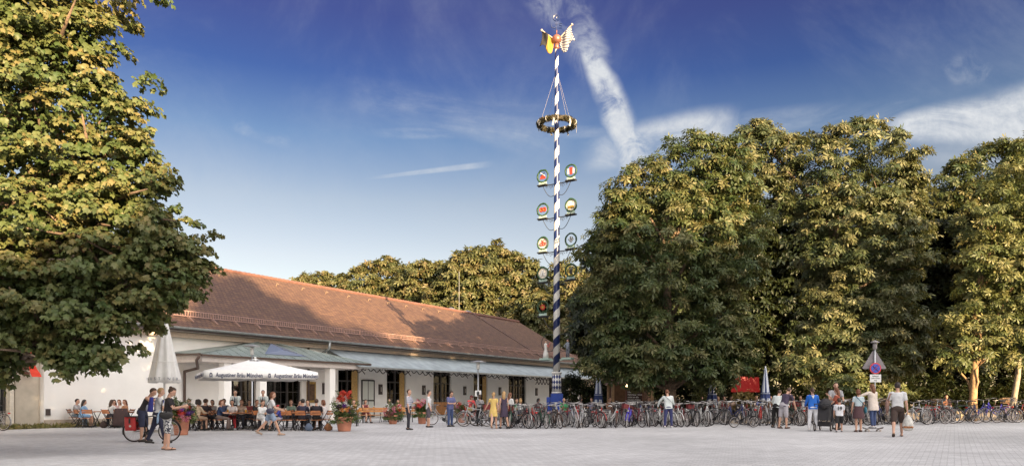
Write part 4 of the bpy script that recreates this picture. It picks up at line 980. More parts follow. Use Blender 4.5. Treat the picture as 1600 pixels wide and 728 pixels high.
for x in (-.42, .42):
    mb = MB(); mb.box((x, .05, .85), (.08, .06, 1.7)); mb.build('leg', TIM, t)
mb = MB()
for a, b_ in (((-.475, 0, .9), (-.475, 0, 1.76)), ((.475, 0, .9), (.475, 0, 1.76)), ((-.5, 0, .9), (.5, 0, .9)), ((-.5, 0, 1.76), (.5, 0, 1.76))): mb.bar(a, b_, .08, .05)
mb.build('frame', mat('reddish board frame', (.17, .07, .045), .6), bo)
for i, tx in enumerate(('Hier', 'Fahrräder bitte', 'nicht an die', 'Hecke stellen', 'Danke')):
    o = link('lettering', text_mesh(tx, .135, WHITE, .004, .004, 'LEFT'), bo); o.matrix_local = frame((-.38, -.036, 1.64 - .145 * i), (1, 0, 0), (0, 0, 1))
p = at3(1166, 601, 47); t = thing('red_screen', 'glowing red panel in the dark under the chestnuts, left of a pale folded parasol', 'panel', (p.x, p.y, 0))
m_ = bpy.data.materials.new('glowing red panel'); m_.use_nodes = True; b_ = m_.node_tree.nodes['Principled BSDF']; b_.inputs['Base Color'].default_value = (.2, .008, .008, 1); b_.inputs['Emission Color'].default_value = (1, .02, .015, 1); b_.inputs['Emission Strength'].default_value = .03
mb = MB(); mb.prism([(-.95, 1.75), (.85, 1.75), (.8, 2.7), (-.5, 2.75), (-1.0, 2.3)], (0, 0, 0), (1, 0, 0), (0, 0, 1), .08); mb.build('panel', m_, t)
for x in (-.7, .7): mb = MB(); mb.box((x, .06, 1.0), (.08, .06, 2.0)); mb.build('post', BLACK, t)
# ------------------------------------------------------------------ flower pots
TERR = mat('terracotta', (.50, .21, .13), .8, var=.15, scale=5)
PETS = {'red': leaf_mat('red petal', (.35, .02, .015), (.65, .06, .03), .2), 'pink': leaf_mat('pink petal', (.45, .06, .14), (.65, .25, .32), .2), 'purple': leaf_mat('purple petal', (.07, .015, .16), (.18, .05, .33), .2), 'white': leaf_mat('white petal', (.5, .46, .42), (.7, .68, .62), .2), 'orange': leaf_mat('orange petal', (.55, .16, .03), (.65, .3, .08), .2)}
PLT = leaf_mat('pot plant leaf', (.03, .06, .015), (.17, .22, .08), .25)
def pot(label, pos, rt, h, spread, top, flowers, nl=520, name='flower_pot', box=False):
    t = thing(name, label, 'flower pot', pos)
    m_ = MB(); m_.lathe([(rt * .68, 0), (rt * .74, .05), (rt * .92, h * .8), (rt * 1.03, h * .82), (rt * 1.04, h), (rt * .92, h), (rt * .9, h * .9), (0.01, h * .9)], 24); m_.build('pot', TERR, t, True)
    d = rdir(nl); d[:, 2] = np.abs(d[:, 2]) * .9; d[:, :2] *= 1.0; d *= (1 + .35 * np.sin(d[:, 0:1] * 5 + d[:, 2:3] * 4 + 1)); rr = RNG.random(nl) ** .6
    p_ = d * rr[:, None] * np.array([spread, spread, top - h]) + np.array([0, 0, h]); p_[:, 2] -= (np.linalg.norm(p_[:, :2], axis=1) > rt) * .25
    leaves('foliage', p_, d + RNG.normal(0, .5, d.shape), np.array([0, 0, 1.]) + RNG.normal(0, .5, d.shape), RNG.uniform(.07, .15, nl), 'spray', PLT, t, RNG.random(nl))
    for col, n_, zl, zh, sp in flowers:
        cs_ = rdir(max(4, n_ // 6)); cs_[:, 2] = np.abs(cs_[:, 2]); c_ = cs_ * np.array([spread * sp, spread * sp, 0]) ; c_[:, 2] = RNG.uniform(zl, zh, len(c_)); c_[:, 1] -= .1
        p_ = np.repeat(c_, 9, 0) + RNG.normal(0, .045, (len(c_) * 9, 3)); q_ = len(p_)
        leaves(col + '_blossoms', p_, RNG.normal(0, 1, (q_, 3)), RNG.normal(0, 1, (q_, 3)) + np.array([0, -.6, .4]), RNG.uniform(.07, .13, q_), 'palmate', PETS[col], t, RNG.random(q_))
    return t
pot('large terracotta pot of red and purple flowers just behind the parked touring bicycle', at(283, 27.2), .32, .70, .52, 1.45, [('red', 60, .75, .98, .75), ('pink', 60, .35, .7, 1.05), ('purple', 70, .72, 1.0, .9), ('white', 40, .9, 1.2, .7)])
pot('terracotta pot with tall red, purple and white flowers beside the porch column', at(538, 30.3), .35, .60, .62, 1.62, [('red', 90, 1.2, 1.6, .4), ('purple', 60, .8, 1.05, .4), ('white', 60, .7, 1.45, .8), ('orange', 50, .65, 1.0, .9)])
pot('small terracotta pot of pink flowers in front of the long wooden bench', at(614, 38.8), .27, .48, .5, 1.25, [('pink', 60, .4, .8, .9), ('white', 30, .7, 1.1, .8), ('red', 30, .5, .9, .8)])
pot('narrow terracotta pot with dark pink flowers behind the man in the white polo', at(659.5, 39.2), .27, .62, .5, 1.35, [('pink', 80, .8, 1.3, .8), ('red', 40, .8, 1.2, .9)])
pot('flower pot of reddish leaves among the first parked bicycles, behind the man with a phone', at(720, 41), .3, .55, .55, 1.2, [('red', 40, .7, 1.1, .9), ('pink', 30, .6, 1.0, .9)])
# ------------------------------------------------------------------ bicycles
RUB = mat('tyre rubber', (.030, .022, .020), .8); RIM = mat('dull alloy', (.50, .47, .45), .45, .5); CHR = mat('chrome', (.42, .40, .38), .35, .7)
SAD = mat('saddle vinyl', (.025, .02, .02), .5); WICK = mat('wicker', (.20, .12, .06), .85, var=.5, scale=30, bump=1., bscale=60); WIRE = mat('basket wire', (.12, .12, .12), .4, .6)
def paint(nm, c): return mat(nm + ' bicycle paint', c, .3, .15)
PAINTS = {'black': paint('black', (.014, .013, .015)), 'dark grey': paint('dark grey', (.06, .058, .06)), 'dark red': paint('dark red', (.15, .018, .018)), 'bright red': paint('bright red', (.38, .03, .02)), 'silver': paint('silver', (.36, .36, .36)),
          'white': paint('white', (.56, .56, .53)), 'dark blue': paint('dark blue', (.02, .03, .13)), 'purple-blue': paint('purple-blue', (.07, .05, .42)), 'dark green': paint('dark green', (.02, .06, .035)), 'brown': paint('brown', (.09, .045, .03))}
def tyre_me(r):
    m_ = MB(); m_.torus((0, 0, 0), r - .02, .021, 28, 6, 'y'); return m_.mesh('wheel', RUB, True)
def rim_me(r):
    m_ = MB(); m_.torus((0, 0, 0), r - .045, .013, 28, 5, 'y')
    for k in range(9):
        a = PI * k / 9; d = Vector((math.cos(a), 0, math.sin(a))) * (r - .05); m_.bar(-d + Vector((0, .012, 0)), d - Vector((0, .012, 0)), .005)
    m_.tube([(0, -.045, 0), (0, .045, 0)], .02, 8); return m_.mesh('rim', RIM)
TY, RM = {}, {}
def make_bike(kind, r=.345, wb=.53, extras=()):
    """origin on the ground between the wheels, x forward"""
    t = thing('bicycle', 'bicycle', 'bicycle')
    if r not in TY: TY[r] = tyre_me(r); RM[r] = rim_me(r)
    for sx in (-wb, wb):
        w_ = link('wheel', TY[r], t, (sx, 0, r)); link('rim', RM[r], w_)
    bb = Vector((-.10, 0, .29)); ra = Vector((-wb, 0, r)); fa = Vector((wb, 0, r)); h1 = Vector((wb - .17, 0, .90)); h0 = Vector((wb - .13, 0, .74)); st0 = Vector((-.24, 0, .83))
    f = MB()
    f.tube([h1, h0], .026, 8); f.tube([bb, st0], .019, 8); f.tube([bb + Vector((0, -.03, 0)), bb + Vector((0, .03, 0))], .03, 8)
    if kind == 'diamond': f.tube([h1 - Vector((0, 0, .05)), st0 - Vector((-.01, 0, .06))], .018, 8); f.tube([h0 + Vector((0, 0, .03)), bb], .021, 8)
    elif kind == 'step': f.tube([h0 + Vector((0, 0, .02)), (wb - .25, 0, .55), (.06, 0, .36), bb], .024, 8); f.tube([h1 - Vector((0, 0, .03)), (wb - .3, 0, .66), (.0, 0, .48), bb.lerp(st0, .35)], .018, 8)
    else: f.tube([h0 + Vector((0, 0, .02)), (wb - .2, 0, .56), (.0, 0, .42), bb + Vector((0, 0, .05))], .032, 8)
    for y in (-.055, .055):
        f.tube([bb + Vector((0, y * .5, 0)), ra + Vector((0, y, 0))], .011, 6); f.tube([st0 + Vector((0, y * .3, -.05)), ra + Vector((0, y, 0))], .010, 6)
    f.build('frame', PAINTS['black'], t, True)
    k = MB()
    k.tube([h1 + Vector((0, 0, .02)), h0], .02, 8); k.box(h0 + Vector((.02, 0, -.03)), (.06, .13, .04))
    for y in (-.055, .055): k.tube([h0 + Vector((.02, y, -.04)), h0.lerp(fa, .6) + Vector((.0, y, 0)), fa + Vector((0, y, 0))], .013, 6)
    k.build('fork', PAINTS['black'], t, True)
    hb = MB(); top = h1 + Vector((-.02, 0, .14)); hb.tube([h1, top], .016, 6)
    if kind == 'diamond' and 'flat' in extras: hb.tube([top + Vector((.06, -.29, .0)), top + Vector((.07, -.1, 0)), top + Vector((.07, .1, 0)), top + Vector((.06, .29, .0))], .013, 6); hb.tube([top, top + Vector((.07, 0, 0))], .014, 6); gx = .06; gy = .26
    else: hb.tube([top + Vector((-.17, -.28, .05)), top + Vector((-.02, -.24, .06)), top + Vector((.05, -.08, .02)), top + Vector((.05, .08, .02)), top + Vector((-.02, .24, .06)), top + Vector((-.17, .28, .05))], .013, 6); hb.tube([top, top + Vector((.05, 0, .02))], .014, 6); gx = -.13; gy = .27
    ho = hb.build('handlebar', CHR, t, True)
    for s_ in (-1, 1):
        q = MB(); q.tube([top + Vector((gx - .06, s_ * (gy + .01), .05 if gx < 0 else 0)), top + Vector((gx + .05, s_ * (gy - .015), .055 if gx < 0 else 0))], .019, 6); q.build('grip', SAD, ho)
    sd_ = MB(); sp = st0 + Vector((-.04, 0, .14)); sd_.tube([st0, sp], .013, 6)
    rows = []
    for i in range(7):
        u_ = i / 6; w_ = .075 * (1 - u_) ** .6 + .02; x = sp.x - .12 + .27 * u_; rows.append([Vector((x, w_ * math.cos(a), sp.z + .04 + .028 * math.sin(a) + .015 * (1 - u_))) for a in [2 * PI * k_ / 8 for k_ in range(8)]])
    sd_.loft(rows); sd_.build('saddle', SAD, t, True)
    cr_ = MB(); cr_.tube([bb + Vector((0, .045, 0)), bb + Vector((0, .052, 0))], .095, 16)
    for s_, a in ((1, 50), (-1, 230)):
        e = bb + Vector((.17 * math.cos(R(a)), s_ * .08, .17 * math.sin(R(a)))); cr_.bar(bb + Vector((0, s_ * .07, 0)), e, .02, .03); cr_.box(e + Vector((0, s_ * .05, 0)), (.09, .09, .02))
    cr_.bar(bb + Vector((0, .05, .09)), ra + Vector((0, .05, .04)), .012, .006); cr_.bar(bb + Vector((0, .05, -.09)), ra + Vector((0, .05, -.04)), .012, .006)
    cr_.build('crankset', IRON, t)
    if 'guards' in extras:
        for c, a0, a1 in ((ra, 20, 200), (fa, 0, 150)):
            g_ = MB(); rows = []
            for i in range(11):
                a = R(a0 + (a1 - a0) * i / 10); d = Vector((math.cos(a), 0, math.sin(a))); rows.append([c + d * (r + .02) + Vector((0, y, 0)) + d * z_ for y, z_ in ((-.028, -.01), (0, .006), (.028, -.01), (0, -.002))])
            g_.loft(rows); g_.build('mudguard', PAINTS['black'], t, True)
    if 'rack' in extras:
        q = MB(); z_ = 2 * r + .09
        for y in (-.05, 0, .05): q.tube([(-wb - .2, y, z_), (-wb + .2, y, z_)], .007, 5)
        for x in (-wb - .18, -wb + .15): q.tube([(x, -.05, z_), (x, .05, z_)], .007, 5)
        for y in (-.06, .06): q.tube([(-wb - .12, y, z_), (-wb, y, r)], .007, 5); q.tube([(-wb + .1, y, z_), (-wb, y, r)], .007, 5)
        q.build('carrier_rack', CHR, t)
    if 'lamp' in extras:
        q = MB(); q.tube([h0 + Vector((.03, 0, .03)), h0 + Vector((.12, 0, .03))], [.02, .04], 8); q.build('headlight', CHR, t)
    if 'tail' in extras:
        q = MB(); q.box((-wb - .24, 0, 2 * r + .02), (.03, .09, .05)); q.build('rear_reflector', mat('red reflector', (.5, .02, .02), .2), t)
    def basket(c, m_, nm):
        q = MB(); c = Vector(c)
        for z_, w_ in ((0, .13), (.08, .145), (.16, .155), (.24, .17)):
            pts = [c + Vector((x * w_ * .9, y * w_ * 1.15, z_)) for x, y in ((-1, -1), (1, -1), (1, 1), (-1, 1), (-1, -1))]; q.tube(pts, .008 if m_ is WIRE else .012, 4)
        for i in range(16):
            a = 2 * PI * i / 16; ex_, ey_ = math.cos(a), math.sin(a); mm = max(abs(ex_), abs(ey_)); ex_ /= mm; ey_ /= mm
            q.tube([c + Vector((ex_ * .117, ey_ * .15, 0)), c + Vector((ex_ * .153, ey_ * .195, .24))], .005 if m_ is WIRE else .013, 4)
        q.box(c, (.23, .3, .012)); q.build(nm, m_, t)
    if 'wicker' in extras: basket((wb - .02, 0, .86), WICK, 'basket')
    if 'wire' in extras: basket((wb - .02, 0, .86), WIRE, 'basket')
    if 'rear' in extras: basket((-wb - .02, 0, 2 * r + .10), WIRE, 'basket')
    if 'crate' in extras:
        q = MB(); c = (-wb, 0, 2 * r + .1)
        q.box((c[0], 0, c[2]), (.34, .27, .015))
        for x in (-.17, .17): q.box((c[0] + x, 0, c[2] + .11), (.012, .27, .2))
        for y in (-.135, .135): q.box((c[0], y, c[2] + .11), (.34, .012, .2))
        q.build('crate', mat('dark red crate', (.16, .02, .02), .6), t)
    if 'seatcover' in extras:
        q = MB(); q.ell(sp + Vector((0, 0, .055)), (.15, .09, .035)); q.build('saddle_cover', mat('pale saddle cover', (.5, .5, .48), .6), t, True)
    q = MB(); q.tube([(-.2, .06, .3), (-.26, .2, .0)], .01, 5); q.build('kickstand', IRON, t)
    return t
PROTO = [('city bicycle', make_bike('step', extras=('guards', 'rack', 'lamp', 'tail'))), ('bicycle with wicker basket', make_bike('step', extras=('guards', 'rack', 'wicker'))), ('bicycle with wire basket', make_bike('step', extras=('guards', 'rack', 'wire', 'lamp'))),
         ('trekking bicycle', make_bike('diamond', extras=('guards', 'rack', 'lamp', 'tail'))), ('mountain bicycle', make_bike('diamond', extras=('flat',))), ('bicycle with rear basket', make_bike('diamond', extras=('guards', 'rack', 'rear'))),
         ('small-wheeled folding bicycle', make_bike('fold', .255, .47, ('guards', 'flat'))), ('bicycle with red crate', make_bike('diamond', extras=('guards', 'rack', 'crate'))), ('bicycle with pale saddle', make_bike('step', extras=('guards', 'rack', 'seatcover', 'lamp')))]
for _, t_ in PROTO: t_['spare'] = 1
used_proto = set()
def place_bike(k, colour, pos, heading, label, lean=4., guards=None, group='bicycles in the bicycle park'):
    src = PROTO[k][1]
    if k in used_proto: t = copy_tree(src)
    else: t = src; used_proto.add(k)
    if 'spare' in t: del t['spare']
    t.location = (pos[0], pos[1], gz(pos[0])); t.rotation_euler = (R(lean), 0, heading); k_ = rb.uniform(.93, 1.07); t.scale = (k_, k_, k_); tag(t, label, 'bicycle', group)
    for ch in t.children:
        if ch.name.split('.')[0] in ('frame', 'fork') or (ch.name.startswith('mudguard') and guards is not False):
            ch.material_slots[0].link = 'OBJECT'; ch.material_slots[0].material = PAINTS[guards] if (guards and ch.name.startswith('mudguard')) else PAINTS[colour]
    return t
ORD = ['first', 'second', 'third', 'fourth', 'fifth', 'sixth', 'seventh', 'eighth', 'ninth', 'tenth', 'eleventh', 'twelfth', 'thirteenth', 'fourteenth', 'fifteenth']
MARKS = [(-9, 'the lamp post'), (1.9, 'the maypole'), (5.55, 'the menu board'), (6.9, 'the white-shirted man'), (9.4, 'the box of plants'), (11.6, 'the two leaning men'), (14.0, 'the pushchair'), (15.9, 'the sign post'), (17.3, 'the man carrying a bag')]
CHOICE = ['black'] * 8 + ['dark grey'] * 5 + ['dark red'] * 5 + ['silver'] * 7 + ['white'] * 3 + ['dark blue'] * 3 + ['dark green'] * 2 + ['brown'] * 4 + ['bright red']
ROWN = ['front', 'second', 'third', 'back']
rb = random.Random(21); cnt = {}
brights = ()
def mark(x, row):
    i = max(k for k, (a, _) in enumerate(MARKS) if x >= a); cnt[(row, i)] = cnt.get((row, i), 0) + 1
    return ORD[min(14, cnt[(row, i)] - 1)] + ' past ' + MARKS[i][1]
special = {}
for row, (y0, x0, x1, dx) in enumerate(((33.1, -.1, 17.9, .43), (34.75, .2, 18.3, .50), (36.3, .0, 18.6, .60), (37.9, .6, 18, .95))):
    x = x0
    while x < x1:
        xx = x + rb.uniform(-.12, .12); yy = y0 + rb.uniform(-.35, .35) + .015 * x
        if row == 3 and (abs(xx - 8.4) < 1.2 or abs(xx - 13.2) < .9 or abs(xx - 11.1) < .7): x += dx; continue
        if row == 2 and abs(xx - 13.2) < .3: x += dx; continue
        u_ = rb.random(); h_ = (PI / 2 if rb.random() < .45 else -PI / 2) + R(rb.gauss(0, 17)) + (R(25) if u_ < .25 else R(-25) if u_ < .45 else 0)
        k = rb.choices(range(9), (20, 8, 7, 20, 14, 7, 2, 5, 7))[0]; c = rb.choice(CHOICE)
        if row == 0 and abs(xx - 5.1) < .22: c = 'purple-blue'; k = 0
        if row == 0 and abs(xx - 7.0) < .45: c = 'white'; k = 0; h_ = -PI / 2 + R(12)
        if row == 0 and abs(xx - 9.95) < .55:
            if special.get('fold'): x += dx; continue
            special['fold'] = 1; k = 6; c = 'black'; xx, yy, h_ = 10.0, 31.75, R(8)
        lab = f'{c} {PROTO[k][0]} in {ROWN[row]} row, {mark(xx, row)}'
        place_bike(k, c, (xx, yy), h_, lab, rb.choice((-1, 1)) * rb.uniform(2, 9), guards=rb.choice((None, None, 'silver', 'black')) if k != 4 else None)
        x += dx * rb.uniform(.8, 1.2)
# looser bicycles beyond the man with the plastic bag, mostly seen from the side
for k, c, px, Y, h_, lab in [(3, 'silver', 1436, 32.6, 200, 'silver trekking bicycle turned towards the man with the plastic bag'), (0, 'dark red', 1452, 34.0, 75, 'dark red city bicycle half hidden behind the silver one near the sign post'), (2, 'dark grey', 1462, 33.2, 15, 'dark grey bicycle with a basket left of the black sloping one'), (4, 'silver', 1478, 34.4, 170, 'silver mountain bicycle behind the dark grey one with a basket'),
                            (4, 'black', 1508, 33.6, 178, 'black mountain bicycle seen side-on in front of the golden tree trunk'), (3, 'dark green', 1500, 35.2, 4, 'dark green trekking bicycle just behind the black side-on one'), (0, 'dark blue', 1528, 34.9, 20, 'dark blue city bicycle beside the golden trunk'), (0, 'purple-blue', 1558, 34.6, 182, 'purple-blue bicycle between the two slim trunks'),
                            (3, 'black', 1574, 33.8, 8, 'black trekking bicycle side-on below the thin pale trunk'), (1, 'dark red', 1590, 34.9, 165, 'dark red bicycle with wicker basket at the last slim trunk'), (4, 'dark grey', 1598, 33.9, 186, 'dark grey mountain bicycle cut by the frame edge'), (2, 'white', 1580, 36.0, 70, 'white bicycle with basket behind the thin pale trunk'), (5, 'brown', 1566, 36.0, 110, 'brown bicycle with rear basket behind the purple-blue one'),
                            (0, 'silver', 1444, 35.4, 100, 'silver city bicycle in the back by the yellow-green bush'), (1, 'black', 1470, 36.0, 80, 'black bicycle with wicker basket in the back, left of the golden trunk'), (3, 'bright red', 1460, 35.2, 160, 'bright red trekking bicycle left of the seated woman in brown')]:
    p = at(px, Y); place_bike(k, c, p, R(h_), lab, rb.uniform(-5, 5))
# the first bicycles by the canopy
for k, c, px, Y, h_, lab in [(2, 'silver', 690, 37.6, 200, 'silver bicycle with a wire basket standing alone by the narrow flower pot'), (0, 'bright red', 737, 37.0, 160, 'bright red city bicycle behind the man with a phone'), (0, 'dark red', 752, 38.2, 150, 'dark red city bicycle behind the woman with the crossed strap'), (3, 'black', 760, 36.4, 200, 'black trekking bicycle beside the bright red one'), (1, 'brown', 722, 38.4, 185, 'brown bicycle with a wicker basket by the reddish pot plant'),
                            (4, 'dark grey', 776, 37.4, 120, 'dark grey mountain bicycle behind the woman in yellow'), (0, 'black', 790, 36.6, 100, 'black city bicycle behind the woman in the dark dress'), (3, 'dark grey', 800, 35.4, 80, 'dark grey trekking bicycle at the start of the long rows'), (7, 'silver', 743, 35.4, 190, 'silver bicycle with a crate next to the woman with the crossed strap')]:
    p = at(px, Y); place_bike(k, c, p, R(h_), lab, rb.uniform(-5, 5))
p = at(4, 30.8); place_bike(0, 'silver', (p.x - .45, p.y), R(170), 'silver city bicycle by the shop window, cut by the frame edge', 4)
# the touring bicycle with red panniers
p = at(237, 22.9); tb = make_bike('diamond', extras=('guards', 'rack', 'lamp', 'tail')); tb.location = (p.x, p.y, 0); tb.rotation_euler = (R(-3), 0, R(4)); tag(tb, 'dark touring bicycle with bright red panniers, held by the man in the tank top', 'bicycle')
PAN = mat('red pannier fabric', (.50, .035, .035), .45, bump=.3, bscale=12, scale=5)
for s_, lab in ((-1, 'bright red pannier hanging on the near side of the touring bicycle'), (1, 'red pannier on the far side of the touring bicycle')):
    t = thing('pannier', lab, 'bike bag', (p.x, p.y, 0), R(4)); q = MB(); rows = []
    for i in range(7):
        f = i / 6; z_ = .36 + .42 * f; w_ = .17 * (1 - .15 * abs(f - .4)); d_ = .075 * (1 - .3 * f ** 3)
        rows.append([Vector((-.56 - .03 * f + w_ * math.copysign(abs(math.cos(a)) ** .5, math.cos(a)), s_ * .15 + d_ * math.copysign(abs(math.sin(a)) ** .6, math.sin(a)), z_)) for a in [2 * PI * k / 16 for k in range(16)]])
    q.loft(rows); q.build('bag', PAN, t, True)
    q = MB(); q.box((-.57, s_ * .23, .66), (.05, .012, .16)); q.box((-.57, s_ * .15, .79), (.3, .14, .025)); q.build('strap', BLACK, t)
    q = MB(); q.tube([(-.55, s_ * .232, .5), (-.55, s_ * .237, .5)], .035, 12); q.build('reflective_patch', WHITE, t)
# ------------------------------------------------------------------ people
SKINS = {'fair': mat('fair skin', (.50, .29, .20), .55), 'tan': mat('tanned skin', (.42, .23, .15), .55)}
HAIRM = {'brown': mat('brown hair', (.055, .028, .014), .6, var=.3, scale=40), 'dark': mat('dark hair', (.018, .011, .008), .55), 'blond': mat('blond hair', (.36, .22, .09), .6, var=.3, scale=40), 'auburn': mat('auburn hair', (.14, .05, .02), .6, var=.3, scale=40), 'grey': mat('grey hair', (.30, .28, .26), .6)}
def cl(nm, c, var=.12): return mat(nm + ' cloth', c, .85, var=var, scale=9, bump=.5, bscale=11)
def pattern(nm, base, dark, sc, plaid=False):
    if nm in MC: return MC[nm]
    m, N, L, b = bare(nm); s_ = sep(N, L, coord(N))
    if plaid:
        fx = math_n(N, L, 'LESS_THAN', math_n(N, L, 'FRACT', math_n(N, L, 'MULTIPLY', s_[0], sc)), .38); fz = math_n(N, L, 'LESS_THAN', math_n(N, L, 'FRACT', math_n(N, L, 'MULTIPLY', s_[2], sc)), .38)
        f = math_n(N, L, 'MULTIPLY', math_n(N, L, 'ADD', fx, fz), .5)
    else:
        f = mrange(N, L, noise(N, L, coord(N), sc, 2, .5, 1.5), .48, .53)
    L.new(mixc(N, L, f, base, dark), b.inputs['Base Color']); b.inputs['Roughness'].default_value = .85; return m
PEND = []                                       # closed volumes to be fused into single continuous skins
def fuse(mb, name, m, parent, vox, smooth=4):
    o = mb.build(name, m, parent); r_ = o.modifiers.new('fuse', 'REMESH'); r_.mode = 'VOXEL'; r_.voxel_size = vox; r_.use_smooth_shade = True
    s_ = o.modifiers.new('soft', 'SMOOTH'); s_.iterations = smooth; s_.factor = .5; PEND.append(o); return o
class Fig: pass
def lerp(a, b, t): return a + (b - a) * t
def tube_(mb, pts, rs, seg=12):                 # rounded limb
    mb.tube(pts, rs, seg); mb.ell(pts[0], rs[0] * 1.0, None, 10, 7); mb.ell(pts[-1], rs[-1] * 1.0, None, 10, 7)
def loft_body(mb, base, M, rings, p=2.4, seg=20):
    out = []
    for z, rx, ry, dy in rings:
        row = []
        for k in range(seg):
            a = 2 * PI * k / seg; c, s_ = math.cos(a), math.sin(a)
            x = rx * math.copysign(abs(c) ** (2 / p), c); y = ry * math.copysign(abs(s_) ** (2 / p), s_) + dy
            row.append(base + M @ Vector((x, y, z)))
        out.append(row)
    mb.loft(out)
EYE = MB().ell((0, 0, 0), (.011, .006, .008), None, 8, 6).mesh('eye', mat('dark eye', (.02, .015, .012), .3), True)
MOU = MB().ell((0, 0, 0), (.024, .006, .007), None, 8, 6).mesh('mouth', mat('lips', (.36, .13, .11), .5), True)
def person(label, pos, h, H=1.72, fem=False, lean=3, side=0, twist=0, legs=((3, 4, 3), (-3, 2, 3)), arms=((6, 9, 14, 4), (6, 9, 14, 4)), pitch=8, yaw=0, seat=None, skin='fair', hair=('brown', 'short'), top=('white', (.62, .62, .60), .5), bottom=('dark trousers', (.03, .03, .04), 'long'),
           hem=-.10, loose=0., shoes=('dark shoes', (.03, .025, .02)), vox=.013, group=None, cap=None, top_mat=None, bot_mat=None, cat='person', bald=False, name='person', child=False, dz=0., foot=True):
    S = H / 1.75; rz = -R(h); t = thing(name, label, cat, (pos[0], pos[1], gz(pos[0]) + dz), rz, group); g = Fig(); g.t = t; g.S = S
    Rt = (Matrix.Rotation(R(twist), 3, 'Z') @ Matrix.Rotation(-R(lean), 3, 'X') @ Matrix.Rotation(R(side), 3, 'Y')); Ry = Matrix.Rotation(R(twist + 0), 3, 'Z')
    P_ = Vector((0, 0, 0)); sh = (.158 if fem else .182) * S; hipx = .085 * S
    L_ = []
    for sx, (a, kb, ab) in zip((1, -1), legs):
        hp = P_ + Vector((sx * hipx, 0, -.02 * S)); a1 = R(a); b1 = R(ab)
        d = Vector((sx * math.sin(b1), math.sin(a1) * math.cos(b1), -math.cos(a1) * math.cos(b1))); kn = hp + d * .425 * S
        a2 = a1 - R(kb); d2 = Vector((sx * math.sin(b1) * .6, math.sin(a2), -math.cos(a2))).normalized(); an = kn + d2 * .41 * S; L_.append((hp, kn, an, d2))
    low = min(l[2].z for l in L_)
    pz_ = (seat + .115 * S) if seat is not None else (.085 * S - low)
    off = Vector((0, 0, pz_)); P_ = P_ + off; L_ = [(a + off, b + off, c + off, d) for a, b, c, d in L_]; g.legs = L_; g.P = P_; g.Rt = Rt
    up = Rt @ Vector((0, 0, 1)); neck0 = P_ + up * .47 * S; Rh = Rt @ Matrix.Rotation(R(lean * .6), 3, 'X') @ Matrix.Rotation(R(yaw), 3, 'Z') @ Matrix.Rotation(-R(pitch), 3, 'X')
    hs = S * (1.13 if child else 1.0); hc = neck0 + up * .075 * S + Rh @ Vector((0, .018 * hs, .105 * hs)); g.hc = hc; g.Rh = Rh; g.neck = neck0
    A_ = []
    for sx, (a, b, a2, b2) in zip((1, -1), arms):
        s0 = P_ + Rt @ Vector((sx * sh, 0, .435 * S)); f_ = lambda a, b: Ry @ Vector((sx * math.sin(R(b)), math.sin(R(a)) * math.cos(R(b)), -math.cos(R(a)) * math.cos(R(b))))
        e = s0 + f_(a, b) * .29 * S; w_ = e + f_(a2, b2) * .245 * S; A_.append((s0, e, w_, f_(a2, b2)))
    g.arms = A_
    W = .92 if fem else 1.0
    # --- body: one continuous skin
    B = MB()
    loft_body(B, P_, Rt, [(-.10 * S, .12 * S, .09 * S, 0), (-.03 * S, .155 * S, .105 * S, -.01 * S), (.10 * S, .125 * S * W, .088 * S, 0), (.22 * S, .135 * S * W, .095 * S, .005 * S), (.34 * S, .15 * S * W, .10 * S, .005 * S), (.43 * S, .15 * S * W, .075 * S, 0), (.475 * S, .07 * S, .055 * S, 0)])
    B.tube([neck0 - up * .04 * S, neck0 + up * .03 * S, hc - Rh @ Vector((0, .015 * hs, .06 * hs))], [.058 * S * W, .052 * S * W, .05 * S * W], 12)
    B.ell(hc + Rh @ Vector((0, -.008, .02)) * hs, (.074 * hs, .094 * hs, .096 * hs), Rh, 16, 12)
    B.ell(hc + Rh @ Vector((0, .025, -.055)) * hs, (.052 * hs, .062 * hs, .06 * hs), Rh, 12, 9)
    B.ell(hc + Rh @ Vector((0, .062, -.092)) * hs, (.024 * hs, .02 * hs, .018 * hs), Rh, 8, 6)
    B.tube([hc + Rh @ Vector((0, .080, .022)) * hs, hc + Rh @ Vector((0, .104, -.022)) * hs, hc + Rh @ Vector((0, .088, -.034)) * hs], [.011 * hs, .016 * hs, .012 * hs], 8)
    for sx in (-1, 1): B.ell(hc + Rh @ Vector((sx * .077, -.012, -.008)) * hs, (.014 * hs, .022 * hs, .034 * hs), Rh, 8, 7)
    for (s0, e, w_, d), sx in zip(A_, (1, -1)):
        k_ = S * W
        tube_(B, [s0, s0.lerp(e, .35), e, e.lerp(w_, .35), w_], [.052 * k_, .047 * k_, .038 * k_, .040 * k_, .026 * k_])
        # hand: palm, four fingers of different length, a thumb off its side
        ax = d.normalized(); inw = Vector((-sx, .25, 0)); nrm = (inw - ax * inw.dot(ax)).normalized(); wide = ax.cross(nrm).normalized()
        Mh = Matrix((wide, nrm, ax)).transposed(); B.ell(w_ + ax * .048 * S, (.040 * S, .017 * S, .058 * S), Mh, 10, 8)
        fwd_side = 1 if wide.y > 0 else -1
        for i, ln in enumerate((.066, .076, .070, .054)):
            b0 = w_ + ax * .088 * S + wide * (fwd_side * (.027 - .018 * i)) * S; m1 = b0 + (ax * .85 + nrm * .3).normalized() * ln * .5 * S; m2 = m1 + (ax * .55 + nrm * .8).normalized() * ln * .5 * S
            B.tube([b0 - ax * .02 * S, b0, m1, m2], [.0095 * S, .0095 * S, .009 * S, .0075 * S], 6)
        b0 = w_ + ax * .03 * S + wide * fwd_side * .034 * S; m1 = b0 + (ax * .7 + wide * fwd_side * .6 + nrm * .2).normalized() * .036 * S; m2 = m1 + (ax * .9 + nrm * .4).normalized() * .03 * S
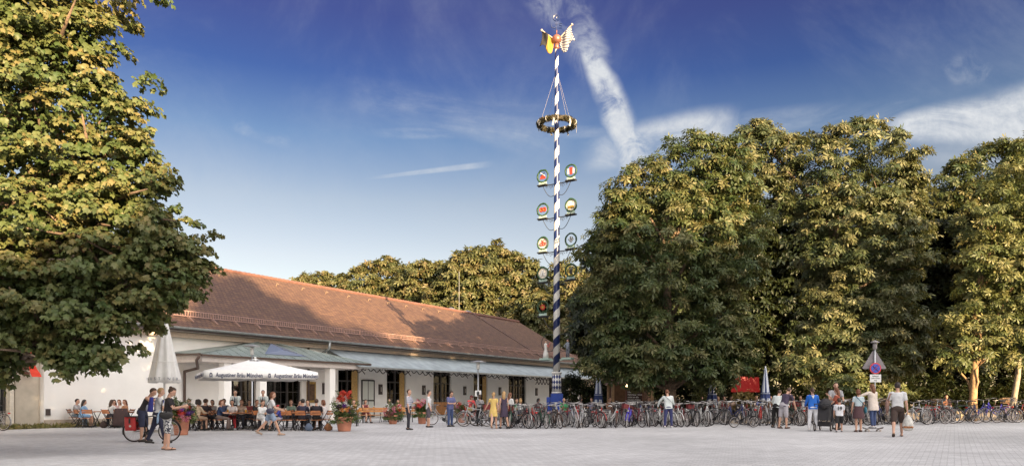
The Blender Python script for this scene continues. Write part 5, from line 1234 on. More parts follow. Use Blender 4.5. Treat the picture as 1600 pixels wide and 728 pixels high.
        B.tube([b0 - wide * fwd_side * .015 * S, b0, m1, m2], [.012 * S, .012 * S, .0105 * S, .0085 * S], 6)
    for hp, kn, an, d2 in L_:
        tube_(B, [hp, hp.lerp(kn, .4), kn, kn.lerp(an, .3), kn.lerp(an, .65), an], [.082 * S, .072 * S, .052 * S, .055 * S, .043 * S, .034 * S])
    g.feet = []
    for (hp, kn, an, d2) in L_:
        fd = Vector((0, 1, 0)) if foot else Vector((0, .8, -.6)); tl = max(0.0, -d2.y) if seat is None else 0.0
        fd = (fd + Vector((0, 0, -tl * .9))).normalized(); hl = an + Vector((0, 0, -.045 * S)) - fd * .05 * S; to = hl + fd * .215 * S; to.z = max(to.z, .025 * S); g.feet.append((hl, to))
        B.tube([an, an.lerp(hl, .6)], [.035 * S, .036 * S], 10); B.tube([hl, hl.lerp(to, .45) + Vector((0, 0, .008)), to], [.036 * S, .038 * S, .026 * S], 10, flat=.8); B.ell(hl, .036 * S, None, 8, 6); B.ell(to, (.036 * S, .03 * S, .022 * S), None, 8, 6)
    fuse(B, 'body', SKINS[skin], t, vox if vox < .016 else .0165, 2)
    # --- clothes
    if top:
        T = MB(); k_ = 1.0 + loose; c0 = .016 * S
        if hem < -.2:
            fl = abs(hem) - .1
            rows = [(hem * S, (.175 + .10 * fl) * k_ * S, (.135 + .09 * fl) * k_ * S, 0), (-.12 * S, .172 * k_ * S, .135 * k_ * S, -.01 * S)]
        else: rows = [(hem * S, .168 * k_ * S, .125 * k_ * S, -.005 * S)]
        wst = .118 if (fem and not loose) else .15
        rows += [(-.03 * S, .166 * k_ * S, .12 * k_ * S, -.005 * S), (.11 * S, (wst + .016) * k_ * S, .105 * k_ * S, 0), (.23 * S, .152 * W * k_ * S, .115 * k_ * S, .008 * S if not fem else .015 * S), (.34 * S, .168 * W * k_ * S, .118 * k_ * S, .008 * S if not fem else .02 * S), (.425 * S, .165 * W * k_ * S, .09 * S, 0), (.465 * S, .085 * S, .066 * S, 0)]
        loft_body(T, P_, Rt, rows)
        sl = top[2]
        for s0, e, w_, d in A_:
            s1 = s0 + (P_ + up * .40 * S - s0) * .25
            if sl <= 0: T.ell(s0.lerp(s1, .6), .055 * S, None, 10, 7)
            elif sl <= .6: tube_(T, [s1, s0, s0.lerp(e, min(1., sl * 1.3))], [.07 * S * W, .068 * S * W, (.060 + .03 * loose) * S * W])
            else: tube_(T, [s1, s0, s0.lerp(e, .5), e, e.lerp(w_, .5), e.lerp(w_, sl)], [.07 * S * W, .067 * S * W, .058 * S, .052 * S, .046 * S, .040 * S])
        g.top = fuse(T, top[3] if len(top) > 3 else ('dress' if hem < -.3 else 'shirt'), top_mat or cl(top[0], top[1]), t, max(.016, vox * 1.2), 3)
    if bottom:
        Q = MB(); kind = bottom[2]
        if kind in ('long', 'knee', 'short', 'calf'):
            fr = {'long': 2.0, 'calf': 1.6, 'knee': .98, 'short': .62}[kind]; wd = 1.18 if kind in ('knee', 'short') else 1.0
            loft_body(Q, P_, Rt, [(-.13 * S, .135 * S, .11 * S, -.008 * S), (-.04 * S, .172 * S, .128 * S, -.01 * S), (.05 * S, .158 * S, .115 * S, 0), (.10 * S, .145 * S, .108 * S, 0)])
            for hp, kn, an, d2 in L_:
                e = hp.lerp(kn, min(1, fr)); pts = [hp, hp.lerp(e, .5), e]; rs = [.098 * S, .088 * S * wd, .070 * S * wd if fr >= .95 else .086 * S * wd]
                if fr > 1: pts += [kn.lerp(an, .4 * (fr - 1)), kn.lerp(an, .93 * (fr - 1))]; rs += [.064 * S, .052 * S]
                tube_(Q, pts, rs)
            nm = 'trousers' if fr > 1 else 'shorts'
        else:                                     # skirt
            ln = bottom[3]; fw = bottom[4] if len(bottom) > 4 else .1
            loft_body(Q, P_, Matrix.Identity(3), [(-ln * S, (.17 + fw) * S, (.13 + fw) * S, 0), (-ln * .5 * S, (.172 + fw * .5) * S, (.135 + fw * .5) * S, 0), (-.04 * S, .170 * S, .128 * S, -.01 * S), (.06 * S, .150 * S, .112 * S, 0), (.11 * S, .138 * S, .104 * S, 0)]); nm = 'skirt'
        fuse(Q, nm, bot_mat or cl(bottom[0], bottom[1]), t, max(.016, vox * 1.2), 3)
    if shoes:
        for hl, to in g.feet:
            q = MB(); fd = (to - hl).normalized(); q.tube([hl - fd * .01, hl.lerp(to, .5) + Vector((0, 0, .012)), to + fd * .01], [.043 * S, .046 * S, .033 * S], 12, flat=.85); q.ell(hl, .043 * S, None, 10, 7); q.ell(to + fd * .005, (.043 * S, .036 * S, .028 * S), None, 10, 7); q.ell(hl.lerp(to, .5) - Vector((0, 0, .022)), (.046 * S, .13 * S, .014 * S), None, 12, 6)
            q.build('shoe', mat(shoes[0] + ' leather', shoes[1], .55), t, True)
    else:
        for hl, to in g.feet:
            q = MB(); c = hl.lerp(to, .5); q.tube([hl - Vector((0, .03, .026)), c - Vector((0, 0, .032)), to + Vector((0, .03, -.018))], [.035 * S, .042 * S, .036 * S], 10, flat=.3); q.bar(c + Vector((-.04, .03, -.01)) * S, c + Vector((0, .05, .04)) * S, .02, .012); q.bar(c + Vector((.04, .03, -.01)) * S, c + Vector((0, .05, .04)) * S, .02, .012); q.build('sandal', mat('dark sandal', (.06, .035, .02), .6), t)
    # --- hair
    hm = HAIRM[hair[0]]; st_ = hair[1]; Hh = MB()
    def scalp(v):
        cut = v.y > .1 and v.z < .52 + .25 * (1 - abs(v.x)); low_ = v.z < (-.80 if v.y < -.15 else -.25)
        return v * .72 if (cut or low_) else v
    bulk = {'curly': 1.32, 'long': 1.10, 'short': 1.05}.get(st_, 1.06)
    if not bald: Hh.ell(hc + Rh @ Vector((0, -.014, .026)) * hs, (.083 * hs * bulk, .102 * hs * bulk, .105 * hs * (bulk * .97)), Rh, 20, 14, 0, scalp)
    if st_ == 'long': Hh.tube([hc + Rh @ Vector(v) * hs for v in ((0, -.055, .06), (0, -.085, -.03), (0, -.085, -.13), (0, -.075, -.22), (0, -.07, -.29))], [.06 * hs, .078 * hs, .082 * hs, .07 * hs, .03 * hs], 12, flat=.6)
    if st_ == 'bob': Hh.tube([hc + Rh @ Vector(v) * hs for v in ((0, -.04, .05), (0, -.06, -.03), (0, -.05, -.12))], [.07 * hs, .088 * hs, .075 * hs], 12, flat=.75)
    if st_ == 'curly':
        for i in range(26):
            a = i * 2.4; z = -.08 + .19 * (i / 26); rr = .085; q = Vector((rr * math.cos(a), -.03 + .085 * math.sin(a) * (1 if math.sin(a) < 0 else .55), z)); Hh.ell(hc + Rh @ q * hs, .042 * hs, None, 8, 6)
    if st_ == 'pony': Hh.tube([hc + Rh @ Vector(v) * hs for v in ((0, -.10, .06), (0, -.15, .02), (0, -.15, -.08), (0, -.13, -.18))], [.022 * hs, .036 * hs, .034 * hs, .012 * hs], 9)
    if st_ == 'bun': Hh.ell(hc + Rh @ Vector((0, -.10, .075)) * hs, .045 * hs, None, 10, 8)
    if Hh.v: Hh.build('hair', hm, t, True)
    if cap:
        q = MB(); q.ell(hc + Rh @ Vector((0, -.008, .045)) * hs, (.088 * hs, .104 * hs, .085 * hs), Rh, 16, 10, 0, lambda v: v if v.z > -.15 else Vector((v.x, v.y, -.15))); q.ell(hc + Rh @ Vector((0, .10, .045)) * hs, (.062 * hs, .07 * hs, .010 * hs), Rh, 12, 6); q.build('cap', cl(*cap), t, True)
    if math.cos(R(h + 180 - yaw)) > -.35:
        for sx in (-1, 1): o = link('eye', EYE, t); o.matrix_local = Matrix.Translation(hc + Rh @ Vector((sx * .031, .078, .016)) * hs) @ Rh.to_4x4()
        o = link('mouth', MOU, t); o.matrix_local = Matrix.Translation(hc + Rh @ Vector((0, .082, -.055)) * hs) @ Rh.to_4x4()
    return g
def held(name, label, cat, g):                   # a thing carried by a figure shares its frame
    return thing(name, label, cat, g.t.location.copy(), g.t.rotation_euler.z)
def strap(mb, pts, w=.03): mb.tube(pts, w * .5, 6, flat=.5)
# ------------------------------------------------------------------ folding chairs, tables, benches
SLAT = mat('reddish wood slats', (.40, .15, .055), .5, var=.25, scale=7); FST = mat('dark folding steel', (.03, .028, .03), .5, .3)
def make_chair():
    t = thing('folding_chair', 'c', 'chair')
    q = MB(); [q.box((0, y, .455), (.42, .075, .022)) for y in (-.15, -.06, .03, .12)]; q.build('seat', SLAT, t)
    q = MB(); [q.bar((-.22, -.235 - .03 * i, .70 + .10 * i), (.22, -.235 - .03 * i, .70 + .10 * i), .018, .08) for i in range(2)]; q.build('backrest', SLAT, t)
    for x in (-.215, .215):
        q = MB(); q.bar((x, .24, .01), (x, -.30, .86), .022); q.build('leg', FST, t)
        q = MB(); q.bar((x * .9, -.24, .01), (x * .9, .16, .445), .022); q.build('leg', FST, t)
    q = MB(); q.bar((-.2, .1, .22), (.2, .1, .22), .016); q.bar((-.2, -.1, .16), (.2, -.1, .16), .016); q.build('stretcher', FST, t)
    return t
def make_table():
    t = thing('garden_table', 't', 'table')
    q = MB(); [q.box((x, 0, .735), (.155, .78, .024)) for x in (-.48, -.32, -.16, 0, .16, .32, .48)]; q.build('tabletop', SLAT, t)
    for s_ in (-.42, .42):
        for d in (-1, 1): q = MB(); q.bar((s_, .3 * d, .01), (s_, -.3 * d, .72), .024); q.build('leg', FST, t)
    q = MB(); q.bar((-.42, 0, .37), (.42, 0, .37), .018); q.box((0, .3, .715), (1.0, .03, .02)); q.box((0, -.3, .715), (1.0, .03, .02)); q.build('stretcher', FST, t)
    return t
CHAIR, TABLE = make_chair(), make_table(); NCH = [0, 0]
def chair(pos, h, label, group='folding garden chairs at the guests tables'):
    t = CHAIR if NCH[0] == 0 else copy_tree(CHAIR); NCH[0] += 1
    t.location = (pos[0], pos[1], gz(pos[0])); t.rotation_euler = (0, 0, -R(h)); return tag(t, label, 'chair', group)
def table(pos, h, label, group='folding garden tables'):
    t = TABLE if NCH[1] == 0 else copy_tree(TABLE); NCH[1] += 1
    t.location = (pos[0], pos[1], gz(pos[0])); t.rotation_euler = (0, 0, -R(h)); return tag(t, label, 'table', group)
def dirv(h): return Vector((math.sin(R(h)), math.cos(R(h)), 0))
SITL = ((84, 84, 5), (80, 78, 6)); SITA = ((35, 8, 85, -12), (30, 10, 88, -15))
def sitter(label, px, Y, h, chair_label=None, **k):
    pos = at(px, Y); k.setdefault('legs', SITL); k.setdefault('arms', SITA); k.setdefault('vox', .016); k.setdefault('lean', 8)
    k.setdefault('H', 1.66 if k.get('fem') else 1.75)
    g = person(label, pos, h, seat=.455, **k)
    if chair_label: chair(pos, h, chair_label)
    return g
GUEST = None
ST = {'stand': ((2, 2, 3), (-2, 2, 4)), 'stride': ((24, 8, 2), (-20, 14, 2)), 'step': ((14, 6, 2), (-12, 10, 2))}
NAVY = ('navy', (.02, .022, .05), 'long'); BLK = ('black', (.016, .016, .018), 'long'); JEANS = ('blue denim', (.045, .07, .16), 'long')
# --- the three by the touring bicycle
g = person('man in a dark tank top straddling the touring bicycle with red panniers', at(223, 22.9), 86, 1.80, lean=26, legs=((6, 6, 11), (2, 3, 11)), arms=((52, 6, 58, -2), (48, 6, 56, -2)), pitch=22, top=('charcoal', (.035, .03, .032), 0, 'tank_top'), bottom=('dark blue shorts', (.03, .035, .07), 'knee'), hair=('brown', 'short'))
g = person('man in white tee and navy trousers with a blue backpack beside the touring bicycle'.replace(' T-shirt', ' tee'), at(246, 22.05), 62, 1.74, lean=6, legs=((18, 8, 3), (-16, 6, 3)), arms=((20, 8, 45, 0), (14, 10, 40, 0)), pitch=14, top=('white tee', (.58, .58, .58), .5), bottom=NAVY, hair=('blond', 'short'))
t = held('backpack', 'blue and white backpack on the back of the man in navy trousers', 'backpack', g); S = g.S; q = MB(); rows = []
for i in range(9):
    f = i / 8; z = .02 + .44 * f; w_ = .15 * (1 - .5 * max(0, f - .6) ** 1.2) * (1 if f > .05 else .8); d_ = .085 * (1 - .4 * f)
    rows.append([g.P + g.Rt @ Vector((w_ * math.copysign(abs(math.cos(a)) ** .6, math.cos(a)), -.205 + d_ * math.copysign(abs(math.sin(a)) ** .7, math.sin(a)), z)) for a in [2 * PI * k / 18 for k in range(18)]])
q.loft(rows); q.build('bag', cl('blue backpack', (.03, .035, .22)), t, True)
q = MB(); q.ell(g.P + g.Rt @ Vector((-.02, -.285, .13)), (.11, .04, .10), g.Rt, 14, 10); q.build('front_pocket', cl('pale pocket', (.42, .44, .52)), t, True)
for sx in (-1, 1): q = MB(); strap(q, [g.P + g.Rt @ Vector(v) for v in ((sx * .09, -.15, .43), (sx * .10, 0, .475), (sx * .10, .13, .38), (sx * .13, .12, .2), (sx * .13, -.12, .06))], .05); q.build('strap', cl('blue backpack', (.03, .035, .22)), t, True)
g = person('young woman in a black top and patterned shorts looking at her phone', at(262, 19.3), 74, 1.70, True, lean=4, legs=((4, 4, 2), (-5, 3, 2)), arms=((28, 6, 104, -10), (24, 6, 100, -12)), pitch=34, top=('black tee', (.022, .018, .020), .45), bottom=('patterned', (.4, .4, .4), 'knee'), bot_mat=pattern('black and white print', (.58, .57, .55), (.035, .035, .05), 16), hair=('brown', 'bun'), shoes=None)
t = held('mobile_phone', 'mobile phone in the hands of the young woman in black', 'phone', g); q = MB(); c = (g.arms[0][2] + g.arms[1][2]) / 2 + g.arms[0][3] * .09; M_ = Matrix.Rotation(R(40), 3, 'X'); q.box(c, (.07, .135, .009), M_); q.build('body', BLACK, t); q = MB(); q.box(c + M_ @ Vector((0, 0, .0055)), (.06, .12, .002), M_); q.build('screen', mat('phone screen', (.08, .09, .12), .1), t)
t = held('shoulder_bag', 'black shoulder bag with a pale blue scarf on the young woman in black', 'bag', g); q = MB(); c = g.P + Vector((.02, .06, .0)); q.ell(g.P + Vector((.235, .0, .02)), (.06, .17, .13), None, 16, 10, 0, lambda v: Vector((v.x, v.y, v.z if v.z < .5 else .5))); q.build('bag', mat('black leather', (.014, .012, .012), .45), t, True)
q = MB(); strap(q, [g.P + Vector(v) for v in ((.24, .1, .1), (.17, .15, .25), (.0, .13, .40), (-.12, .03, .47), (.0, -.13, .38), (.2, -.12, .12))], .035); q.build('strap', mat('black leather'), t, True)
q = MB(); q.tube([g.P + Vector(v) for v in ((.2, -.14, .12), (.22, -.19, 0), (.21, -.2, -.12), (.2, -.21, -.2))], [.03, .05, .055, .04], 8, flat=.5); q.build('scarf', cl('pale blue scarf', (.25, .36, .50)), t, True)
# --- standing and walking across the square
g = person('woman in a white T-shirt and denim shorts walking past the seated guests', at(423, 26.9), 72, 1.70, True, lean=5, legs=((26, 6, 2), (-26, 18, 2)), arms=((20, 8, 70, -6), (25, 6, 75, -8)), pitch=10, top=('white tee', (.58, .58, .58), .5), bottom=('light denim shorts', (.24, .31, .42), 'short'), hair=('auburn', 'bob'), shoes=('pale sandals', (.40, .28, .20)))
t = held('handbag', 'dark handbag at the hip of the walking woman in denim shorts', 'bag', g); q = MB(); q.ell(g.P + Vector((.23, -.02, .05)), (.06, .15, .10), None, 14, 9); q.build('bag', mat('dark blue leather', (.03, .03, .06), .45), t, True); q = MB(); strap(q, [g.P + Vector(v) for v in ((.22, .06, .13), (.10, .13, .3), (-.08, .10, .44), (-.1, -.06, .46), (.1, -.14, .3), (.22, -.1, .13))], .03); q.build('strap', mat('dark blue leather'), t, True)
t = held('menu_card', 'dark menu card held by the walking woman in denim shorts', 'menu', g); q = MB(); c = (g.arms[0][2] + g.arms[1][2]) / 2 + Vector((0, .12, .08)); q.box(c, (.24, .02, .3), Matrix.Rotation(R(-15), 3, 'X')); q.build('cover', mat('dark menu cover', (.05, .035, .03), .5), t)
g = person('bearded man in a blue plaid shirt and dark trousers standing alone', at(638.5, 31.6), 100, 1.78, lean=1, legs=((4, 3, 3), (-4, 2, 3)), arms=((4, 5, 10, 0), (25, 8, 100, -10)), pitch=2, yaw=-15, top=('plaid', (.5, .5, .55), .6), top_mat=pattern('blue plaid', (.50, .50, .54), (.045, .05, .12), 11, True), bottom=('dark', (.022, .02, .028), 'long'), hair=('brown', 'short'))
g = person('man in a white polo shirt and grey shorts beside the narrow flower pot', at(669.5, 34.3), 85, 1.77, lean=0, legs=((3, 2, 4), (-2, 2, 4)), arms=((2, 8, 20, 2), (2, 8, 18, 2)), top=('white polo', (.60, .60, .60), .55), bottom=('grey shorts', (.09, .075, .09), 'knee'), hair=('dark', 'short'), shoes=('black shoes', (.015, .015, .015)), loose=.06)
g = person('man in a blue polo shirt and jeans tapping on his phone', at(703.5, 35.2), 135, 1.75, lean=4, legs=((4, 3, 4), (-2, 2, 4)), arms=((20, 8, 92, -20), (20, 8, 88, -22)), pitch=28, top=('blue polo', (.10, .11, .23), .5), bottom=JEANS, hair=('brown', 'short'), loose=.08)
t = held('mobile_phone', 'dark phone in the hands of the man in the blue polo', 'phone', g); q = MB(); c = (g.arms[0][2] + g.arms[1][2]) / 2 + Vector((0, .09, .02)); q.box(c, (.075, .14, .009), Matrix.Rotation(R(35), 3, 'X')); q.build('body', BLACK, t)
g = person('person in a red and yellow top bending over the first parked bicycles', at(733, 38.6), 150, 1.62, True, lean=28, top=('red jacket', (.50, .06, .06), .8), bottom=('yellow trousers', (.42, .32, .08), 'long'), arms=((40, 8, 60, 0), (40, 8, 60, 0)), hair=('dark', 'bob'), cap=('dark red hood', (.12, .02, .02)), vox=.016)
g = person('woman in a grey top with a crossed strap behind the bicycles by the lamp post', at(749.5, 35.9), 8, 1.58, True, lean=2, top=('grey top', (.28, .27, .27), .45), bottom=('black', (.02, .018, .02), 'long'), hair=('brown', 'bob'))
t = held('shoulder_bag', 'reddish shoulder bag of the woman in the grey top', 'bag', g); q = MB(); q.ell(g.P + Vector((.24, .0, .0)), (.055, .12, .13), None, 12, 9); q.build('bag', mat('reddish leather', (.20, .06, .035), .5), t, True); q = MB(); strap(q, [g.P + Vector(v) for v in ((.22, -.06, .1), (.08, -.125, .25), (-.08, -.10, .42), (-.1, .05, .45), (.08, .13, .3), (.22, .05, .1))], .03); q.build('strap', mat('dark strap', (.03, .02, .02), .6), t, True)
g = person('blond woman in a yellow dress walking arm in arm', at(771, 32.7), 10, 1.68, True, legs=((12, 4, 2), (-22, 12, -6)), arms=((-8, 10, 4, 2), (4, 26, 10, 30)), lean=1, top=('yellow dress', (.60, .42, .13), .3), hem=-.36, bottom=None, hair=('blond', 'pony'), shoes=('tan sandals', (.36, .22, .14)))
g = person('blond woman in a dark purple dress and black shoes', at(787.5, 32.9), -22, 1.72, True, legs=((-14, 8, 2), (14, 5, 2)), arms=((0, 12, 10, -2), (0, 10, 12, -4)), lean=2, top=('dark purple dress', (.045, .03, .055), 0), hem=-.40, bottom=None, hair=('blond', 'long'), shoes=('black pumps', (.015, .015, .015)), yaw=-30)
g = person('woman in white half hidden behind the woman in the dark dress', at(796, 35.0), 40, 1.66, True, top=('white blouse', (.6, .6, .58), .6), bottom=('dark', (.03, .03, .035), 'long'), hair=('auburn', 'long'), vox=.016)
# --- among the bicycles
g = person('man in a white shirt and jeans reaching for a white bicycle', at(1044.5, 31.9), 6, 1.72, lean=8, side=-4, legs=((6, 5, 5), (-4, 6, 7)), arms=((14, 14, 20, 6), (38, 34, 30, 12)), pitch=18, top=('white shirt', (.56, .60, .58), .98), bottom=('dark blue jeans', (.03, .035, .11), 'long'), hair=('auburn', 'short'), loose=.06, shoes=('white trainers', (.5, .5, .5)))
t = held('shoulder_strap_bag', 'thin black cross strap and small bag of the white-shirted man', 'bag', g); q = MB(); strap(q, [g.P + g.Rt @ Vector(v) for v in ((.17, -.13, .12), (.05, -.145, .28), (-.10, -.10, .44), (-.11, .05, .46), (.05, .15, .25), (.18, .1, .1))], .03); q.build('strap', BLACK, t, True); q = MB(); q.ell(g.P + Vector((.22, .02, .02)), (.04, .10, .09), None, 12, 8); q.build('bag', BLACK, t, True)
g = person('older person in a white shirt and black trousers leaning over the bicycles', at(1213, 31.2), 50, 1.70, lean=22, legs=((2, 2, 3), (-6, 3, 3)), arms=((35, 16, 50, 4), (20, 30, 55, -10)), pitch=24, top=('white shirt', (.58, .57, .52), .95), bottom=BLK, hair=('brown', 'short'))
g = person('man in a purple-grey T-shirt and pale shorts bending towards a bicycle', at(1224.5, 30.2), 62, 1.80, lean=24, legs=((2, 3, 4), (-8, 2, 3)), arms=((30, 6, 20, 2), (20, 6, 15, 4)), pitch=30, top=('purple grey tee', (.055, .04, .07), .55), bottom=('pale shorts', (.36, .34, .36), 'knee'), hair=('brown', 'short'), shoes=('brown shoes', (.11, .06, .045)))
g = person('woman in a bright blue sweatshirt and white trousers seen from behind', at(1270, 27.9), 14, 1.70, True, lean=8, legs=((3, 3, 5), (-4, 3, 5)), arms=((16, 14, 60, 0), (16, 14, 60, 0)), pitch=20, top=('bright blue sweatshirt', (.012, .12, .48), .95), bottom=('white trousers', (.60, .60, .62), 'long'), hair=('brown', 'pony'), loose=.06, shoes=('white trainers', (.5, .5, .5)))
q = MB(); c = g.P + g.Rt @ Vector((0, -.142, .36)); q.prism([(-.055, .06), (.055, .06), (0, -.07)], c, g.Rt @ Vector((1, 0, 0)), g.Rt @ Vector((0, 0, 1)), .012); q.build('white_emblem', WHITE, g.t)
g = person('auburn-haired woman in a rust red top behind the boy', at(1309.5, 28.8), -50, 1.68, True, lean=4, arms=((60, 12, 140, -20), (20, 10, 60, -10)), top=('rust red top', (.28, .065, .035), .5), bottom=('black', (.02, .02, .025), 'long'), hair=('auburn', 'long'), yaw=-20)
g = person('tall man at the back of the family group, only head and shoulder showing', at(1305.5, 29.5), 190, 1.90, lean=1, arms=((20, 10, 80, -10), (20, 10, 80, -10)), top=('grey tee', (.32, .32, .33), .5), bottom=('dark', (.03, .03, .035), 'long'), hair=('brown', 'short'))
g = person('small boy in a white football shirt numbered 19 and black shorts', at(1311.5, 26.9), 18, 1.27, lean=2, legs=((20, 10, 4), (-14, 8, 6)), arms=((16, 8, 40, 0), (10, 10, 20, 2)), top=('white football shirt', (.60, .60, .62), .55), bottom=('black shorts', (.015, .015, .017), 'knee'), hair=('brown', 'short'), child=True, loose=.10, shoes=('grey trainers', (.2, .19, .2)), pitch=4)
o = link('lettering', text_mesh('19', .18, BLACK, .006, .006), g.t); o.matrix_local = frame(g.P + g.Rt @ Vector((0, -.112, .20)), g.Rt @ Vector((1, 0, 0)), g.Rt @ Vector((0, 0, 1)))
g = person('woman in a pale blue top with a teal cross strap and a brown skirt', at(1341.5, 26.9), 6, 1.60, True, lean=2, legs=((4, 3, 1), (-3, 3, 2)), arms=((2, 10, 6, 4), (2, 12, 8, 4)), top=('pale blue top', (.46, .55, .58), .4), bottom=('brown skirt', (.075, .035, .04), 'skirt', .40, .06), hair=('auburn', 'bob'), yaw=-15, shoes=('brown shoes', (.16, .08, .06)))
t = held('shoulder_bag', 'teal bag and strap across the back of the woman in the brown skirt', 'bag', g); q = MB(); strap(q, [g.P + Vector(v) for v in ((.22, -.05, .06), (.1, -.12, .2), (-.04, -.13, .34), (-.11, -.05, .44), (-.08, .08, .42), (.1, .14, .25), (.2, .06, .08))], .04); q.build('strap', cl('teal strap', (.02, .10, .16)), t, True); q = MB(); q.ell(g.P + Vector((.235, 0, -.06)), (.05, .11, .13), None, 12, 9); q.build('bag', cl('teal bag', (.03, .16, .22)), t, True)
g = person('woman in a loose cream top and blue leggings standing on a skateboard', at(1364, 27.1), -14, 1.66, True, lean=3, legs=((5, 6, 1), (-4, 5, 1)), arms=((10, 8, 25, 0), (30, 66, 30, 60)), top=('cream top', (.60, .52, .45), .9), hem=-.26, bottom=('blue denim', (.07, .12, .34), 'long'), hair=('auburn', 'long'), loose=.15, shoes=('white trainers', (.55, .55, .55)), dz=.125)
t = thing('skateboard', 'skateboard under the feet of the woman in the cream top', 'skateboard', at(1364, 27.1), R(12)); q = MB(); q.loft([[Vector((x, w_ * s_, z + dz_)) for s_, dz_ in ((-1, 0), (1, 0), (1, .014), (-1, .014))] for x, w_, z in ((-.42, .04, .145), (-.36, .09, .115), (-.26, .10, .10), (.26, .10, .10), (.36, .09, .115), (.42, .04, .145))]); q.build('deck', mat('dark deck', (.06, .035, .03), .6), t)
for x in (-.24, .24):
    q = MB(); q.box((x, 0, .075), (.05, .14, .03)); q.build('truck', CHR, t)
    for y in (-.09, .09): q = MB(); q.tube([(x, y - .02, .031), (x, y + .02, .031)], .03, 12); q.build('wheel', mat('pale wheel', (.40, .33, .28), .5), t)
g = person('man in a white T-shirt, brown shorts and flip-flops striding away', at(1402.5, 23.6), 26, 1.84, lean=4, legs=((24, 8, 3), (-22, 16, 3)), arms=((-10, 10, -2, 6), (-6, 14, 2, 8)), top=('white tee', (.60, .60, .61), .5), bottom=('brown shorts', (.055, .035, .028), 'knee'), hair=('dark', 'short'), cap=('dark cap', (.05, .03, .04)), shoes=None, loose=.02, hem=-.06)
t = held('tote_bag', 'brown cloth bag on the shoulder of the striding man', 'bag', g); q = MB(); q.ell(g.P + Vector((-.30, -.03, .04)), (.06, .16, .22), None, 14, 10); q.build('bag', cl('brown cloth bag', (.25, .15, .12)), t, True); q = MB(); strap(q, [g.P + Vector(v) for v in ((-.28, .08, .2), (-.22, .09, .4), (-.17, .0, .475), (-.22, -.1, .4), (-.28, -.12, .2))], .05); q.build('strap', cl('brown cloth bag'  , (.25, .15, .12)), t, True)
t = held('carrier_bag', 'full see-through plastic bag in the hand of the striding man', 'bag', g); w_ = g.arms[0][2]; q = MB(); rows = []
for z, rx, ry in ((-.12, .02, .02), (-.2, .07, .06), (-.3, .13, .09), (-.45, .16, .11), (-.58, .15, .10), (-.64, .10, .06)): rows.append([w_ + Vector((.02 + rx * math.cos(a) * (1 + .08 * math.sin(5 * a + z * 20)), .02 + ry * math.sin(a), z)) for a in [2 * PI * k / 16 for k in range(16)]])
q.loft(rows); q.build('bag', mat('milky plastic', (.55, .54, .50), .35, var=.25, scale=12), t, True)
q = MB(); q.ell(w_ + Vector((.02, .02, -.52)), (.165, .115, .09), None, 14, 8); q.build('contents', mat('orange brown fruit', (.32, .13, .05), .6, var=.7, scale=18), t, True)
# --- pushchair
p = at(1290, 28.0); t = thing('pushchair', 'black pushchair with hood and small wheels next to the woman in white trousers', 'pushchair', p, R(-35)); PB = mat('black pram cloth', (.022, .020, .022), .8, bump=.4, bscale=14, scale=4)
q = MB(); rows = []
for i in range(7): f = i / 6; rows.append([Vector((x * (.19 + .02 * f), -.28 + .5 * f * .3 + y * (.30 - .06 * f), .42 + .5 * f)) for x, y in ((-1, -.6), (1, -.6), (1, 1), (-1, 1))])
q.loft(rows); q.build('seat_bag', PB, t)
q = MB(); q.ell((0, -.12, .98), (.22, .30, .24), Matrix.Rotation(R(28), 3, 'X'), 16, 12, 0, lambda v: v if v.z > -.1 else Vector((v.x, v.y, -.1))); q.build('hood', PB, t, True)
q = MB()
for x in (-.27, .27): q.tube([(x, .42, .16), (x, -.2, .62), (x, -.62, 1.02)], .014, 6); q.tube([(x, -.48, .16), (x, .1, .5)], .014, 6)
q.tube([(-.27, -.62, 1.02), (.27, -.62, 1.02)], .02, 6); q.build('push_frame', IRON, t)
q = MB(); q.box((0, -.05, .26), (.44, .6, .16)); q.build('basket', PB, t)
for x in (-.29, .29):
    for y, r_ in ((.42, .12), (-.48, .15)):
        q = MB(); c = Vector((x, y, r_)); rows = []
        for i in range(20): a = 2 * PI * i / 20; rows.append([c + Vector((.022 * math.sin(b), (r_ - .02 + .02 * math.cos(b)) * math.cos(a), (r_ - .02 + .02 * math.cos(b)) * math.sin(a))) for b in [2 * PI * k / 6 for k in range(6)]])
        q.loft(rows, False, 0, True); wq = q.build('wheel', RUB, t, True)
        q = MB(); q.tube([c - Vector((.015, 0, 0)), c + Vector((.015, 0, 0))], r_ * .6, 12); q.build('hub', RIM, wq)
# --- guests at the tables by the white wall
table(at(138, 34.6), 0, 'small folding table by the white wall where the couple sits')
sitter('man in a grey T-shirt at the small table by the white wall', 117, 34.5, 80, 'chair of the man in grey by the wall', top=('grey tee', (.24, .22, .22), .5), bottom=('grey blue', (.14, .18, .22), 'long'), hair=('dark', 'short'))
sitter('dark-haired woman in a light blue dress sitting beside the man in grey', 128, 33.9, 40, 'chair of the woman in light blue by the wall', fem=True, top=('light blue dress', (.20, .36, .56), .5), bottom=('light blue dress', (.20, .36, .56), 'short'), hem=-.14, hair=('dark', 'long'))
chair(at(139, 33.7), -10, 'empty folding chair between the couple and the bigger wall table')
table(at(182, 34.2), 0, 'folding table by the wall with the group of women')
sitter('long-haired woman in a white blouse at the wall table, back turned', 172, 33.6, 20, 'chair of the woman in the white blouse', fem=True, top=('white blouse', (.6, .6, .58), .9), bottom=('dark', (.03, .03, .04), 'long'), hair=('brown', 'long'))
sitter('brown-haired woman facing out at the wall table, nearest the white blouse', 180, 35.1, 180, 'chair of the brown-haired woman against the wall', fem=True, top=('pale pink top', (.45, .30, .28), .4), hair=('brown', 'long'))
sitter('fair-haired woman facing out at the wall table, in the middle', 187.5, 35.2, 175, 'chair of the fair-haired woman against the wall', fem=True, top=('cream top', (.5, .42, .34), .4), hair=('auburn', 'long'))
